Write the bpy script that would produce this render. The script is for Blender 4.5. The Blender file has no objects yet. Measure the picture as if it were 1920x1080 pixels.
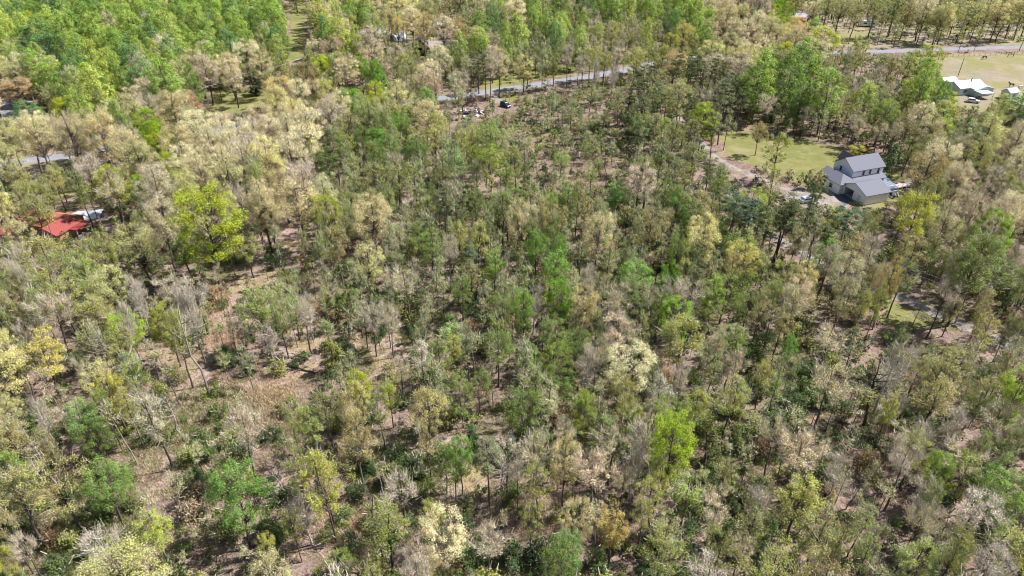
import bpy, math, random
import numpy as np
from mathutils import Vector, Matrix

scene = bpy.context.scene
# ------------------------------------------------------------------ camera, sky, sun, exposure
CAM_H, PITCH, FOC = 80.0, math.radians(33.0), 1280.0
cam_data = bpy.data.cameras.new('camera'); cam = bpy.data.objects.new('camera', cam_data)
scene.collection.objects.link(cam); scene.camera = cam
cam.location = (0, 0, CAM_H); cam.rotation_euler = (math.radians(90) - PITCH, 0, 0)
cam_data.sensor_width = 36; cam_data.lens = 24.0; cam_data.clip_start = 1; cam_data.clip_end = 8000
SUN_AZ, SUN_EL = math.radians(76), math.radians(52)          # azimuth clockwise from +Y (the view direction)
world = bpy.data.worlds.new('World'); scene.world = world; world.use_nodes = True
wn = world.node_tree.nodes; bg = wn['Background']
sky = wn.new('ShaderNodeTexSky'); sky.sky_type = 'NISHITA'; sky.sun_disc = False
sky.sun_elevation = SUN_EL; sky.sun_rotation = SUN_AZ
world.node_tree.links.new(sky.outputs[0], bg.inputs[0]); bg.inputs[1].default_value = 0.066
sl = bpy.data.lights.new('sun', 'SUN'); sl.energy = 5.0; sl.angle = math.radians(0.5); sl.color = (1.0, 0.985, 0.96)
sun = bpy.data.objects.new('sun', sl); scene.collection.objects.link(sun)
sd = Vector((math.cos(SUN_EL)*math.sin(SUN_AZ), math.cos(SUN_EL)*math.cos(SUN_AZ), math.sin(SUN_EL)))
sun.rotation_euler = sd.to_track_quat('Z', 'Y').to_euler(); sun.location = (60, 60, 200)
vs = scene.view_settings; vs.view_transform = 'Standard'; vs.look = 'None'; vs.gamma = 1; vs.exposure = 0.86
scene.cycles.max_bounces = 5; scene.cycles.diffuse_bounces = 3; scene.cycles.transmission_bounces = 2
scene.cycles.glossy_bounces = 2; scene.cycles.filter_width = 1.1
scene.cycles.use_denoising = True

# ------------------------------------------------------------------ helpers
SP, CP = math.sin(PITCH), math.cos(PITCH)
def G(px, py, z=0.0):                       # photo pixel -> point at height z
    v = (py-540)/FOC; d = (CAM_H-z)/(SP+v*CP)
    return Vector(((px-960)/FOC*d, d*(CP-v*SP), z))
def proj(X, Y, Z):
    d = Y*CP+(CAM_H-Z)*SP
    return 960+FOC*X/d, 540+FOC*((CAM_H-Z)*CP-Y*SP)/d, d
def lin(c):
    r = []
    for x in c[:3]:
        x = x/255.0; r.append(x/12.92 if x <= 0.04045 else ((x+0.055)/1.055)**2.4)
    return (r[0], r[1], r[2], 1.0)
COL = scene.collection
def link(o, parent=None):
    COL.objects.link(o)
    if parent is not None: o.parent = parent
    return o
def tag(o, label=None, cat=None, group=None, kind=None):
    if label: o['label'] = label
    if cat: o['category'] = cat
    if group: o['group'] = group
    if kind: o['kind'] = kind
    return o
def empty(name, loc=(0, 0, 0), rz=0.0, label=None, cat=None, group=None):
    o = bpy.data.objects.new(name, None); o.empty_display_size = 0.5
    o.location = loc; o.rotation_euler = (0, 0, rz); link(o)
    return tag(o, label, cat, group)

class MB:                                   # mesh builder: polygons with vertices
    def __init__(s): s.v = []; s.f = []
    def add(s, verts, faces):
        b = len(s.v); s.v += [tuple(p) for p in verts]; s.f += [tuple(i+b for i in f) for f in faces]; return s
    def box(s, x0, x1, y0, y1, z0, z1):
        return s.add([(x0,y0,z0),(x1,y0,z0),(x1,y1,z0),(x0,y1,z0),(x0,y0,z1),(x1,y0,z1),(x1,y1,z1),(x0,y1,z1)],
                     [(0,3,2,1),(4,5,6,7),(0,1,5,4),(1,2,6,5),(2,3,7,6),(3,0,4,7)])
    def prism(s, poly, axis, a0, a1):       # poly in the two other axes, extruded along axis
        n = len(poly); vs_ = []
        for a in (a0, a1):
            for p in poly:
                vs_.append((a, p[0], p[1]) if axis == 'x' else (p[0], a, p[1]) if axis == 'y' else (p[0], p[1], a))
        return s.add(vs_, [tuple(range(n)), tuple(range(2*n-1, n-1, -1))]+[(i, (i+1) % n, n+(i+1) % n, n+i) for i in range(n)])
    def tube(s, pts, rad, n=6):
        v, q = tube_np(np.array(pts, float), np.array(rad, float), n); return s.add(v.tolist(), q.tolist())
    def build(s, name, mat, parent=None, bevel=0.0, smooth=False):
        me = bpy.data.meshes.new(name); me.from_pydata(s.v, [], s.f); me.update()
        me.materials.append(mat)
        o = bpy.data.objects.new(name, me); link(o, parent)
        if bevel:
            m = o.modifiers.new('bevel', 'BEVEL'); m.width = bevel; m.segments = 2; m.limit_method = 'ANGLE'
        if smooth: me.polygons.foreach_set('use_smooth', [True]*len(me.polygons))
        return o

def tube_np(p, r, n):
    m = len(p); t = np.gradient(p, axis=0); t /= np.linalg.norm(t, axis=1)[:, None]+1e-9
    ref = np.where(np.abs(t[:, 2:3]) > 0.9, np.array([[1.0, 0, 0]]), np.array([[0, 0, 1.0]]))
    a = np.cross(t, ref); a /= np.linalg.norm(a, axis=1)[:, None]+1e-9; b = np.cross(t, a)
    th = np.arange(n)*2*np.pi/n
    v = p[:, None, :]+r[:, None, None]*(np.cos(th)[None, :, None]*a[:, None, :]+np.sin(th)[None, :, None]*b[:, None, :])
    i = np.arange(m-1)[:, None]*n; k = np.arange(n)[None, :]; k2 = (k+1) % n
    q = np.stack([i+k, i+k2, i+n+k2, i+n+k], -1).reshape(-1, 4)
    return v.reshape(-1, 3), q
def cat_q(parts):
    vs_, qs, b = [], [], 0
    for v, q in parts:
        vs_.append(v); qs.append(q+b); b += len(v)
    return np.concatenate(vs_), np.concatenate(qs)
def np_mesh(name, v, q, mats, face_attr=None, face_col=None, midx=None):
    me = bpy.data.meshes.new(name); nf = len(q)
    me.vertices.add(len(v)); me.vertices.foreach_set('co', np.ascontiguousarray(v, np.float32).ravel())
    me.loops.add(nf*4); me.loops.foreach_set('vertex_index', np.ascontiguousarray(q, np.int32).ravel())
    me.polygons.add(nf); me.polygons.foreach_set('loop_start', np.arange(nf, dtype=np.int32)*4)
    if midx is not None: me.polygons.foreach_set('material_index', np.ascontiguousarray(midx, np.int32))
    if face_attr is not None:
        a = me.attributes.new('var', 'FLOAT', 'FACE'); a.data.foreach_set('value', np.ascontiguousarray(face_attr, np.float32))
    if face_col is not None:
        a = me.attributes.new('tint', 'FLOAT_COLOR', 'FACE'); a.data.foreach_set('color', np.ascontiguousarray(face_col, np.float32).ravel())
    me.update(calc_edges=True)
    for m in mats: me.materials.append(m)
    return me

# ------------------------------------------------------------------ materials
def new_mat(name):
    m = bpy.data.materials.new(name); m.use_nodes = True; m.node_tree.nodes.clear()
    return m, m.node_tree.nodes, m.node_tree.links
def solid(name, c, rough=0.7, var=0.12, scale=3.0, metal=0.0, bump=0.0):
    m, N, L = new_mat(name)
    out = N.new('ShaderNodeOutputMaterial'); p = N.new('ShaderNodeBsdfPrincipled'); L.new(p.outputs[0], out.inputs[0])
    tc = N.new('ShaderNodeTexCoord'); nz = N.new('ShaderNodeTexNoise'); nz.inputs['Scale'].default_value = scale; nz.inputs['Detail'].default_value = 6
    L.new(tc.outputs['Object'], nz.inputs['Vector'])
    c = lin(c); mx = N.new('ShaderNodeMix'); mx.data_type = 'RGBA'
    mx.inputs[6].default_value = tuple(x*(1-var) for x in c[:3])+(1,); mx.inputs[7].default_value = tuple(min(1, x*(1+var)) for x in c[:3])+(1,)
    L.new(nz.outputs[0], mx.inputs[0]); L.new(mx.outputs[2], p.inputs['Base Color'])
    p.inputs['Roughness'].default_value = rough; p.inputs['Metallic'].default_value = metal
    if bump:
        b = N.new('ShaderNodeBump'); b.inputs['Strength'].default_value = bump; L.new(nz.outputs[0], b.inputs['Height']); L.new(b.outputs[0], p.inputs['Normal'])
    return m
def leaf_mat(name, source, transl=0.35, rough=0.6):
    m, N, L = new_mat(name)
    out = N.new('ShaderNodeOutputMaterial'); mixs = N.new('ShaderNodeMixShader'); mixs.inputs[0].default_value = transl
    d = N.new('ShaderNodeBsdfPrincipled'); d.inputs['Roughness'].default_value = rough; d.inputs['Specular IOR Level'].default_value = 0.25
    t = N.new('ShaderNodeBsdfTranslucent')
    L.new(d.outputs[0], mixs.inputs[1]); L.new(t.outputs[0], mixs.inputs[2]); L.new(mixs.outputs[0], out.inputs[0])
    if source == 'object':
        s = N.new('ShaderNodeObjectInfo'); col = s.outputs['Color']
    else:
        s = N.new('ShaderNodeAttribute'); s.attribute_name = 'tint'; col = s.outputs['Color']
    va = N.new('ShaderNodeAttribute'); va.attribute_name = 'var'
    h = N.new('ShaderNodeHueSaturation')
    mh = N.new('ShaderNodeMapRange'); mh.inputs[3].default_value = 0.478; mh.inputs[4].default_value = 0.514
    mv = N.new('ShaderNodeMapRange'); mv.inputs[3].default_value = 0.70; mv.inputs[4].default_value = 1.26
    L.new(va.outputs['Fac'], mh.inputs[0]); L.new(va.outputs['Fac'], mv.inputs[0])
    L.new(mh.outputs[0], h.inputs['Hue']); L.new(mv.outputs[0], h.inputs['Value']); L.new(col, h.inputs['Color'])
    L.new(h.outputs[0], d.inputs['Base Color']); L.new(h.outputs[0], t.inputs['Color'])
    return m
def bark_mat(name, source):
    m, N, L = new_mat(name)
    out = N.new('ShaderNodeOutputMaterial'); p = N.new('ShaderNodeBsdfPrincipled'); L.new(p.outputs[0], out.inputs[0]); p.inputs['Roughness'].default_value = 0.9
    if source == 'object':
        s = N.new('ShaderNodeObjectInfo'); col = s.outputs['Color']
    else:
        s = N.new('ShaderNodeAttribute'); s.attribute_name = 'tint'; col = s.outputs['Color']
    tc = N.new('ShaderNodeTexCoord'); nz = N.new('ShaderNodeTexNoise'); nz.inputs['Scale'].default_value = 2.5; nz.inputs['Detail'].default_value = 5
    L.new(tc.outputs['Object'], nz.inputs['Vector'])
    mv = N.new('ShaderNodeMapRange'); mv.inputs[3].default_value = 0.5; mv.inputs[4].default_value = 1.5; L.new(nz.outputs[0], mv.inputs[0])
    h = N.new('ShaderNodeHueSaturation'); L.new(mv.outputs[0], h.inputs['Value']); L.new(col, h.inputs['Color']); L.new(h.outputs[0], p.inputs['Base Color'])
    return m
LEAF_O, LEAF_A = leaf_mat('leaf', 'object'), leaf_mat('leaf_mass', 'attr')
NEED_O, NEED_A = leaf_mat('needle', 'object', 0.15, 0.5), leaf_mat('needle_mass', 'attr', 0.15, 0.5)
TWIG = solid('twig', (188, 176, 158), 0.9, 0.3, 0.4)
BARK_O, BARK_A = bark_mat('bark', 'object'), bark_mat('bark_mass', 'attr')

def ground_mat(name, base, spots, scale, bump=0.6):
    k_ = GSCALE; base = [x*k_ for x in base]; spots = [(tuple(x*k_ for x in q[0]),)+q[1:] for q in spots]
    """base colour broken by (colour, noise scale, low, high, seed) layers"""
    m, N, L = new_mat(name)
    out = N.new('ShaderNodeOutputMaterial'); p = N.new('ShaderNodeBsdfPrincipled'); L.new(p.outputs[0], out.inputs[0]); p.inputs['Roughness'].default_value = 0.95
    p.inputs['Specular IOR Level'].default_value = 0.1
    tc = N.new('ShaderNodeTexCoord'); cur = None
    for k, (c, sc, lo, hi, seed) in enumerate(spots):
        mp = N.new('ShaderNodeMapping'); mp.inputs['Location'].default_value = (seed*13.7, seed*7.1, seed*3.3); L.new(tc.outputs['Object'], mp.inputs[0])
        nz = N.new('ShaderNodeTexNoise'); nz.inputs['Scale'].default_value = sc; nz.inputs['Detail'].default_value = 8; nz.inputs['Roughness'].default_value = 0.65
        L.new(mp.outputs[0], nz.inputs['Vector'])
        r = N.new('ShaderNodeMapRange'); r.inputs[1].default_value = lo; r.inputs[2].default_value = hi; L.new(nz.outputs[0], r.inputs[0])
        mx = N.new('ShaderNodeMix'); mx.data_type = 'RGBA'; L.new(r.outputs[0], mx.inputs[0])
        if cur is None: mx.inputs[6].default_value = lin(base)
        else: L.new(cur, mx.inputs[6])
        mx.inputs[7].default_value = lin(c); cur = mx.outputs[2]
    L.new(cur, p.inputs['Base Color'])
    nb = N.new('ShaderNodeTexNoise'); nb.inputs['Scale'].default_value = scale; nb.inputs['Detail'].default_value = 8; L.new(tc.outputs['Object'], nb.inputs['Vector'])
    b = N.new('ShaderNodeBump'); b.inputs['Strength'].default_value = bump; b.inputs['Distance'].default_value = 0.3
    L.new(nb.outputs[0], b.inputs['Height']); L.new(b.outputs[0], p.inputs['Normal'])
    return m
GSCALE = 0.84
M_GROUND = ground_mat('leaf_litter', (166, 144, 134), [((136, 112, 102), 0.22, 0.40, 0.62, 1), ((186, 160, 130), 0.5, 0.50, 0.66, 2),
                      ((118, 116, 72), 0.045, 0.50, 0.62, 3), ((172, 150, 124), 0.06, 0.56, 0.66, 6), ((96, 74, 62), 1.6, 0.53, 0.68, 4), ((208, 190, 176), 2.6, 0.58, 0.72, 5)], 2.2, 0.9)
GSCALE = 0.76
M_LAWN = ground_mat('lawn_grass', (162, 158, 98), [((144, 146, 84), 0.12, 0.42, 0.6, 1), ((178, 170, 112), 0.4, 0.5, 0.7, 2), ((186, 172, 128), 0.05, 0.56, 0.7, 3)], 5, 0.4)
GSCALE = 0.76
M_PAST = ground_mat('pasture_grass', (182, 168, 146), [((170, 164, 108), 0.03, 0.44, 0.58, 1), ((196, 178, 150), 0.09, 0.48, 0.62, 2), ((150, 136, 108), 0.5, 0.56, 0.72, 3)], 4, 0.4)
GSCALE = 0.76
M_ROAD = ground_mat('road_surface', (172, 170, 176), [((186, 184, 190), 0.3, 0.4, 0.65, 1), ((150, 148, 152), 1.4, 0.52, 0.7, 2)], 9, 0.15)
M_GRAVEL = ground_mat('gravel', (188, 174, 164), [((206, 196, 186), 0.8, 0.42, 0.6, 1), ((160, 142, 124), 0.35, 0.5, 0.68, 2), ((138, 128, 120), 3.0, 0.55, 0.7, 4)], 8, 0.4)
GSCALE = 0.9
M_TRAIL = ground_mat('bare_soil', (182, 160, 150), [((150, 128, 114), 0.3, 0.40, 0.60, 1), ((196, 174, 156), 0.9, 0.5, 0.66, 2), ((166, 148, 108), 0.16, 0.5, 0.62, 7), ((118, 94, 80), 1.8, 0.52, 0.66, 3), ((104, 84, 72), 4.0, 0.56, 0.66, 8)], 3, 0.7)

# ------------------------------------------------------------------ ground and surfaces
rs = np.random.RandomState(7)
def sheet_poly(name, pts_px, z, mat, jitter=0.6, smooth=True):
    P = [G(x, y) for x, y in pts_px]; out = []
    n = len(P)
    for i in range(n):
        a, b = P[i], P[(i+1) % n]; k = max(2, int((b-a).length/2.5))
        for j in range(k):
            q = a.lerp(b, j/k); out.append((q.x+rs.normal(0, jitter), q.y+rs.normal(0, jitter)))
    from mathutils.geometry import tessellate_polygon
    tri = tessellate_polygon([[Vector((x, y, 0)) for x, y in out]])
    me = bpy.data.meshes.new(name); me.from_pydata([(x, y, z) for x, y in out], [], [tuple(t) for t in tri]); me.update()
    me.materials.append(mat); o = link(bpy.data.objects.new(name, me)); tag(o, kind='structure'); return o
def catmull(P, k=10):
    out = []
    P = [P[0]]+P+[P[-1]]
    for i in range(1, len(P)-2):
        for j in range(k):
            t = j/k; a, b, c, d = P[i-1], P[i], P[i+1], P[i+2]
            out.append(0.5*((2*b)+(c-a)*t+(2*a-5*b+4*c-d)*t*t+(3*b-a-3*c+d)*t**3))
    out.append(P[-2]); return out
def ribbon(name, pts, width, z, mat, jitter=0.15):
    C = catmull(pts, 14); v = []; f = []
    for i, p in enumerate(C):
        t = (C[min(i+1, len(C)-1)]-C[max(i-1, 0)]); t.z = 0; t.normalize(); n = Vector((-t.y, t.x, 0))
        w = width/2
        for s in (-1, 1):
            q = p+n*s*(w+rs.normal(0, jitter)); v.append((q.x, q.y, z))
        if i: f.append((2*i-2, 2*i-1, 2*i+1, 2*i))
    me = bpy.data.meshes.new(name); me.from_pydata(v, [], f); me.update(); me.materials.append(mat)
    o = link(bpy.data.objects.new(name, me)); tag(o, kind='structure'); return o, C
me = bpy.data.meshes.new('ground'); me.from_pydata([(-3000, -600, 0), (3000, -600, 0), (3000, 5000, 0), (-3000, 5000, 0)], [], [(0, 1, 2, 3)])
me.materials.append(M_GROUND); tag(link(bpy.data.objects.new('ground', me)), kind='structure')
HOUSE_LAWN = [(1345, 252), (1395, 246), (1470, 256), (1560, 272), (1600, 288), (1640, 300), (1690, 330), (1705, 370), (1640, 400), (1560, 372), (1500, 345), (1440, 318), (1395, 308), (1360, 286)]
PASTURE = [(1640, 112), (1760, 103), (1925, 98), (2080, 94), (2120, 190), (1925, 205), (1840, 212), (1760, 190), (1700, 140)]
sheet_poly('lawn', HOUSE_LAWN, 0.004, M_LAWN)
sheet_poly('pasture', PASTURE, 0.004, M_PAST)
sheet_poly('yard_lawn', [(1500, 28), (1540, 22), (1640, 34), (1720, 46), (1925, 40), (1925, 84), (1760, 86), (1640, 92), (1560, 84), (1520, 58)], 0.004, M_PAST)
sheet_poly('grass_strip', [(540, -30), (570, -30), (574, 40), (572, 80), (564, 112), (538, 118), (546, 60)], 0.004, M_LAWN)
sheet_poly('meadow', [(396, 176), (440, 170), (492, 172), (500, 196), (440, 214), (396, 212)], 0.004, M_LAWN)
sheet_poly('road_verge', [(900, 150), (960, 132), (1100, 118), (1190, 108), (1200, 118), (1100, 134), (960, 158), (905, 170)], 0.004, M_LAWN)
sheet_poly('verge_grass', [(928, 178), (968, 170), (972, 186), (950, 196), (930, 192)], 0.004, M_LAWN)
sheet_poly('house_yard', [(700, 62), (830, 40), (880, 46), (905, 104), (820, 112), (760, 104), (690, 88)], 0.004, M_PAST)
sheet_poly('roadside_clearing', [(1170, 62), (1225, 62), (1235, 92), (1180, 100), (1120, 88)], 0.004, M_PAST)
sheet_poly('side_yard', [(30, 305), (150, 296), (190, 330), (165, 380), (120, 372), (60, 330)], 0.004, M_PAST)
sheet_poly('gravel_yard', [(-40, 186), (50, 186), (72, 204), (36, 226), (-40, 230)], 0.004, M_ROAD)
sheet_poly('drive_verge', [(1660, 552), (1690, 570), (1735, 612), (1700, 640), (1650, 600)], 0.004, M_LAWN)
for k, t in enumerate([[(500, 442), (545, 420), (580, 432), (545, 470), (515, 512), (470, 540), (425, 596), (392, 600), (430, 540), (480, 500)],
                       [(530, 640), (560, 610), (600, 596), (618, 640), (600, 700), (560, 720), (470, 730), (440, 720), (500, 690)],
                       [(765, 822), (830, 820), (905, 860), (940, 930), (900, 975), (850, 950)],
                       [(268, 862), (355, 836), (352, 900), (300, 935), (262, 915)],
                       [(955, 948), (1040, 920), (1055, 985), (1010, 1010), (960, 1000)],
                       [(590, 970), (640, 985), (632, 1090), (580, 1090)],
                       [(310, 700), (380, 680), (400, 700), (330, 770), (290, 790)],
                       [(485, 850), (580, 860), (575, 930), (500, 935)],
                       [(690, 640), (760, 620), (770, 690), (700, 720)],
                       [(1530, 660), (1560, 650), (1580, 700), (1540, 720)],
                       [(1640, 700), (1560, 800), (1640, 830), (1700, 780)]]):
    sheet_poly('bare_ground', t, 0.004+0.0005*k, M_TRAIL, 0.9)
ROAD_PX = [(-120, 322), (45, 301), (130, 292), (290, 264), (430, 240), (560, 216), (690, 200), (800, 188), (930, 170), (1060, 151), (1160, 134), (1215, 122), (1330, 106), (1480, 100), (1640, 97), (1780, 92), (1925, 88), (2150, 82)]
_, ROAD = ribbon('road', [G(*p) for p in ROAD_PX], 5.8, 0.012, M_ROAD, 0.12)
_, DRIVE = ribbon('driveway', [G(*p) for p in [(1205, 124), (1215, 160), (1255, 205), (1290, 240), (1325, 280), (1352, 302), (1400, 326), (1450, 345), (1510, 366), (1560, 372)]], 2.3, 0.016, M_GRAVEL, 0.2)
_, DRIVE2 = ribbon('gravel_lane', [G(*p) for p in [(1428, 428), (1480, 462), (1560, 505), (1640, 540), (1700, 562), (1760, 590), (1830, 622), (1960, 680)]], 3.2, 0.014, M_GRAVEL, 0.25)
ribbon('path', [G(*p) for p in [(930, 168), (925, 180), (940, 192), (955, 200)]], 3.0, 0.018, M_GRAVEL, 0.2)
sheet_poly('gravel_apron', [(1480, 355), (1545, 352), (1600, 378), (1580, 398), (1510, 392), (1470, 372)], 0.009, M_GRAVEL, 0.4)

# ------------------------------------------------------------------ tree geometry
def env_r(shape, t):
    if shape == 'round': return np.sqrt(np.clip(1-((t-0.48)/0.54)**2, 0, 1))
    if shape == 'dome':  return np.clip(1-t*t*(0.4+0.6*t), 0, 1)**0.6*np.clip(t/0.25, 0, 1)**0.5
    if shape == 'cone':  return np.clip(1-t, 0, 1)**0.85*np.clip(t/0.10, 0, 1)**0.5
    if shape == 'vase':  return np.clip(0.35+0.9*t, 0, 1)*np.sqrt(np.clip((1-t)/0.3, 0, 1))
    return np.ones_like(t)
# kind: height, width, crown base share, shape, clumps, leaves, leaf size, clump radius (share of width), twigs
SPEC = {
 'T': (18, 11, 0.40, 'round', 84, 11000, 0.19, 0.088, 380),
 'O': (15, 8.5, 0.43, 'round', 48, 7500, 0.175, 0.10, 380),
 'G': (21, 11, 0.20, 'dome', 130, 12000, 0.28, 0.09, 0),
 'L': (17, 9, 0.36, 'round', 90, 17000, 0.175, 0.09, 0),
 'M': (16, 9, 0.34, 'round', 76, 13500, 0.17, 0.098, 0),
 'S': (12, 5.2, 0.34, 'dome', 34, 3200, 0.16, 0.12, 300),
 'P': (14, 7, 0.48, 'vase', 36, 3000, 0.15, 0.10, 900),
 'B': (13, 6, 0.38, 'vase', 36, 260, 0.14, 0.12, 1300),
 'D': (19, 6.2, 0.52, 'round', 34, 6000, 0.24, 0.12, 0),
 'C': (6, 3.2, 0.04, 'cone', 40, 3200, 0.16, 0.14, 0),
 'K': (12, 2.6, 0.55, 'vase', 12, 260, 0.16, 0.2, 160),
 'H': (1.9, 2.6, 0.0, 'round', 18, 1300, 0.12, 0.17, 40),
}
def make_variant(kind, seed, low=False):
    h, w, cb, shape, ncl, nl, ls, cr, ntw = SPEC[kind]
    r = np.random.RandomState(seed*101+ord(kind)); R = w/2
    if kind in 'OPTMS' and seed % 2: nl, ncl = int(nl*0.62), int(ncl*0.75)      # every other tree has thinner leaf
    if low and kind == 'H': ncl, nl, ls, ntw = 12, 260, 0.205, 0
    elif low: ncl, nl, ls, ntw = max(8, ncl//2), max(60, int(nl*0.15)), ls*2.1, int(ntw*0.18)
    lean = r.normal(0, 0.035, 2)*h
    zt = np.linspace(-0.3, h*0.92 if kind not in 'H' else h*0.5, 8)
    zn = np.clip(zt/h, 0, 1); tx = lean[0]*zn**1.5+np.cumsum(r.normal(0, 0.008*h, 8)); ty = lean[1]*zn**1.5+np.cumsum(r.normal(0, 0.008*h, 8))
    tx -= tx[0]; ty -= ty[0]
    tp = np.stack([tx, ty, zt], 1)
    r0 = {'T': 0.34, 'O': 0.25, 'G': 0.26, 'L': 0.27, 'M': 0.24, 'S': 0.15, 'P': 0.23, 'B': 0.21, 'D': 0.25, 'C': 0.12, 'K': 0.11, 'H': 0.04}[kind]
    tr = r0*(1-np.clip(zt/(h), 0, 1)*0.88)
    wood = [tube_np(tp, tr, 6 if not low else 3)]
    trunk_at = lambda z: np.array([np.interp(z, zt, tx), np.interp(z, zt, ty), z])
    # clump centres fill the crown envelope, mostly its outer part, with lopsided lobes
    lob = r.uniform(0.55, 1.25, 7) if kind not in 'GDTLM' else r.uniform(0.78, 1.14, 7); cl = []
    while len(cl) < ncl:
        t = r.rand(); e = float(env_r(shape, np.array(t)))
        if r.rand() > e: continue
        az = r.rand()*2*np.pi; k = az/(2*np.pi)*7; lo = lob[int(k) % 7]*(1-k % 1)+lob[(int(k)+1) % 7]*(k % 1)
        rad = R*e*lo*r.rand()**(0.42 if kind not in 'TGLM' else 0.28)*(1-cr)
        z = h*(cb+(1-cb)*t*0.97)
        if kind == 'D' and len(cl) % 3: z = h*(cb+(1-cb)*np.round(t*6)/6)
        c = trunk_at(min(z, h*0.9)); cl.append([c[0]+rad*np.cos(az), c[1]+rad*np.sin(az), z])
    cl = np.array(cl)
    # limbs run from the trunk up to the clumps
    if kind != 'H':
        for i, c in enumerate(cl):
            if low and i % 3: continue
            out = np.hypot(c[0]-np.interp(c[2], zt, tx), c[1]-np.interp(c[2], zt, ty))
            zs = max(h*min(cb*0.85+0.03, 0.9), c[2]-out*r.uniform(0.55, 1.1)-0.3) if kind != 'D' else c[2]-out*0.1-0.1
            zs = min(zs, h*0.88); s = trunk_at(zs); mid = (s+c)/2+np.array([0, 0, -0.06*out])+r.normal(0, 0.05*out+0.02, 3)
            rr = max(0.02, np.interp(zs, zt, tr)*r.uniform(0.28, 0.5))
            if kind in 'SK': rr *= 0.6
            wood.append(tube_np(np.array([s, (s+mid)/2+r.normal(0, 0.04*out, 3), mid, (mid+c)/2, c]), np.array([rr, rr*.8, rr*.6, rr*.42, rr*.2]), 3))
    else:
        for i in range(0, len(cl), 2):
            wood.append(tube_np(np.array([[0, 0, -0.1], cl[i]*[.5, .5, .6], cl[i]]), np.array([.035, .025, .01]), 3))
    # twigs: thin slivers fanning out from the clumps
    tw_v = np.zeros((0, 3))
    if ntw:
        ci = r.randint(0, len(cl), ntw); a = cl[ci]+r.normal(0, w*cr*0.45, (ntw, 3))
        d = r.normal(0, 1, (ntw, 3)); d[:, 2] = np.abs(d[:, 2])*1.1+0.2; rel = cl[ci]-trunk_at(h*(cb+0.2)); d += 0.9*rel/(np.linalg.norm(rel, axis=1)[:, None]+.1)
        d /= np.linalg.norm(d, axis=1)[:, None]; L_ = r.uniform(0.5, 1.5, ntw)[:, None]*min(1.0, w/5)
        sd_ = np.cross(d, r.normal(0, 1, (ntw, 3))); sd_ /= np.linalg.norm(sd_, axis=1)[:, None]; wd = (0.022 if not low else 0.06)*r.uniform(0.7, 1.6, ntw)[:, None]
        v = np.stack([a-sd_*wd, a+sd_*wd, a+d*L_+sd_*wd*.5, a+d*L_-sd_*wd*.5], 1).reshape(-1, 3)
        tw_v = v
    tv = wood[0][0]; nb = len(tv); brid = []
    for lv_, lq_ in wood[1:]:
        j = int(np.argmin(((tv-lv_[0])**2).sum(1))); j = min(j, len(tv)-2); brid.append((j, j+1, nb+1, nb)); nb += len(lv_)
    wv, wq = cat_q(wood)
    if brid: wq = np.concatenate([wq, np.array(brid)])
    # leaves
    ci = r.randint(0, len(cl), nl); ctr = cl[ci]
    csize = (r.uniform(0.5, 1.55, len(cl))*w*cr)[ci]
    d = r.normal(0, 1, (nl, 3)); d /= np.linalg.norm(d, axis=1)[:, None]
    flat = np.array([1, 1, 0.45]) if kind == 'D' else np.array([1, 1, 0.8])
    pos = ctr+d*flat*(csize*r.rand(nl)**0.45)[:, None]
    if kind == 'H': pos[:, 2] = np.abs(pos[:, 2])+0.05
    nrm = r.normal(0, 1, (nl, 3))+d*0.8+np.array([0, 0, 1.5]); nrm /= np.linalg.norm(nrm, axis=1)[:, None]
    a = np.cross(nrm, r.normal(0, 1, (nl, 3))); a /= np.linalg.norm(a, axis=1)[:, None]; b = np.cross(nrm, a)
    s1 = (ls*r.uniform(0.55, 1.25, nl))[:, None]; s2 = s1*r.uniform(0.45, 0.8, nl)[:, None]
    if kind == 'D': s2 = s1*0.32; s1 = s1*1.25
    if kind == 'C': s2 = s1*0.45
    lv = np.stack([pos-a*s1*.62, pos-b*s2*.62+a*s1*.05, pos+a*s1*.62, pos+b*s2*.62-a*s1*.08], 1).reshape(-1, 3)
    lq = np.arange(nl*4).reshape(-1, 4)
    var = np.clip(r.normal(0.5, 0.20, len(cl))[ci]+r.normal(0, 0.15, nl), 0, 1)
    ltot = np.concatenate([lv, tw_v]); mi = np.concatenate([np.zeros(nl, int), np.ones(len(tw_v)//4, int)])
    return dict(wv=wv, wq=wq, lv=ltot, lq=np.arange(len(ltot)).reshape(-1, 4), var=np.concatenate([var, np.full(len(tw_v)//4, .5)]), mi=mi)
NVAR = {'T': 8, 'O': 8, 'G': 7, 'L': 5, 'M': 6, 'S': 7, 'P': 7, 'B': 7, 'D': 5, 'C': 5, 'K': 6, 'H': 8}
KNAME = {'T': 'budding_tree', 'O': 'leafing_tree', 'G': 'poplar_tree', 'L': 'maple_tree', 'M': 'broadleaf_tree', 'S': 'slender_tree', 'P': 'hickory_tree', 'B': 'bare_tree', 'D': 'pine_tree', 'C': 'cedar_tree', 'K': 'thin_sapling', 'H': 'shrub'}
VAR = {}
for k in SPEC:
    VAR[k] = []
    for i in range(NVAR[k]):
        g = make_variant(k, i+1); lm = NEED_O if k in 'DC' else LEAF_O
        VAR[k].append((np_mesh(KNAME[k]+'_trunk', g['wv'], g['wq'], [BARK_O]), np_mesh(KNAME[k]+'_crown', g['lv'], g['lq'], [lm, TWIG], g['var'], None, g['mi'])))
LOW = {k: [make_variant(k, i+31, True) for i in range(6)] for k in SPEC}

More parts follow.
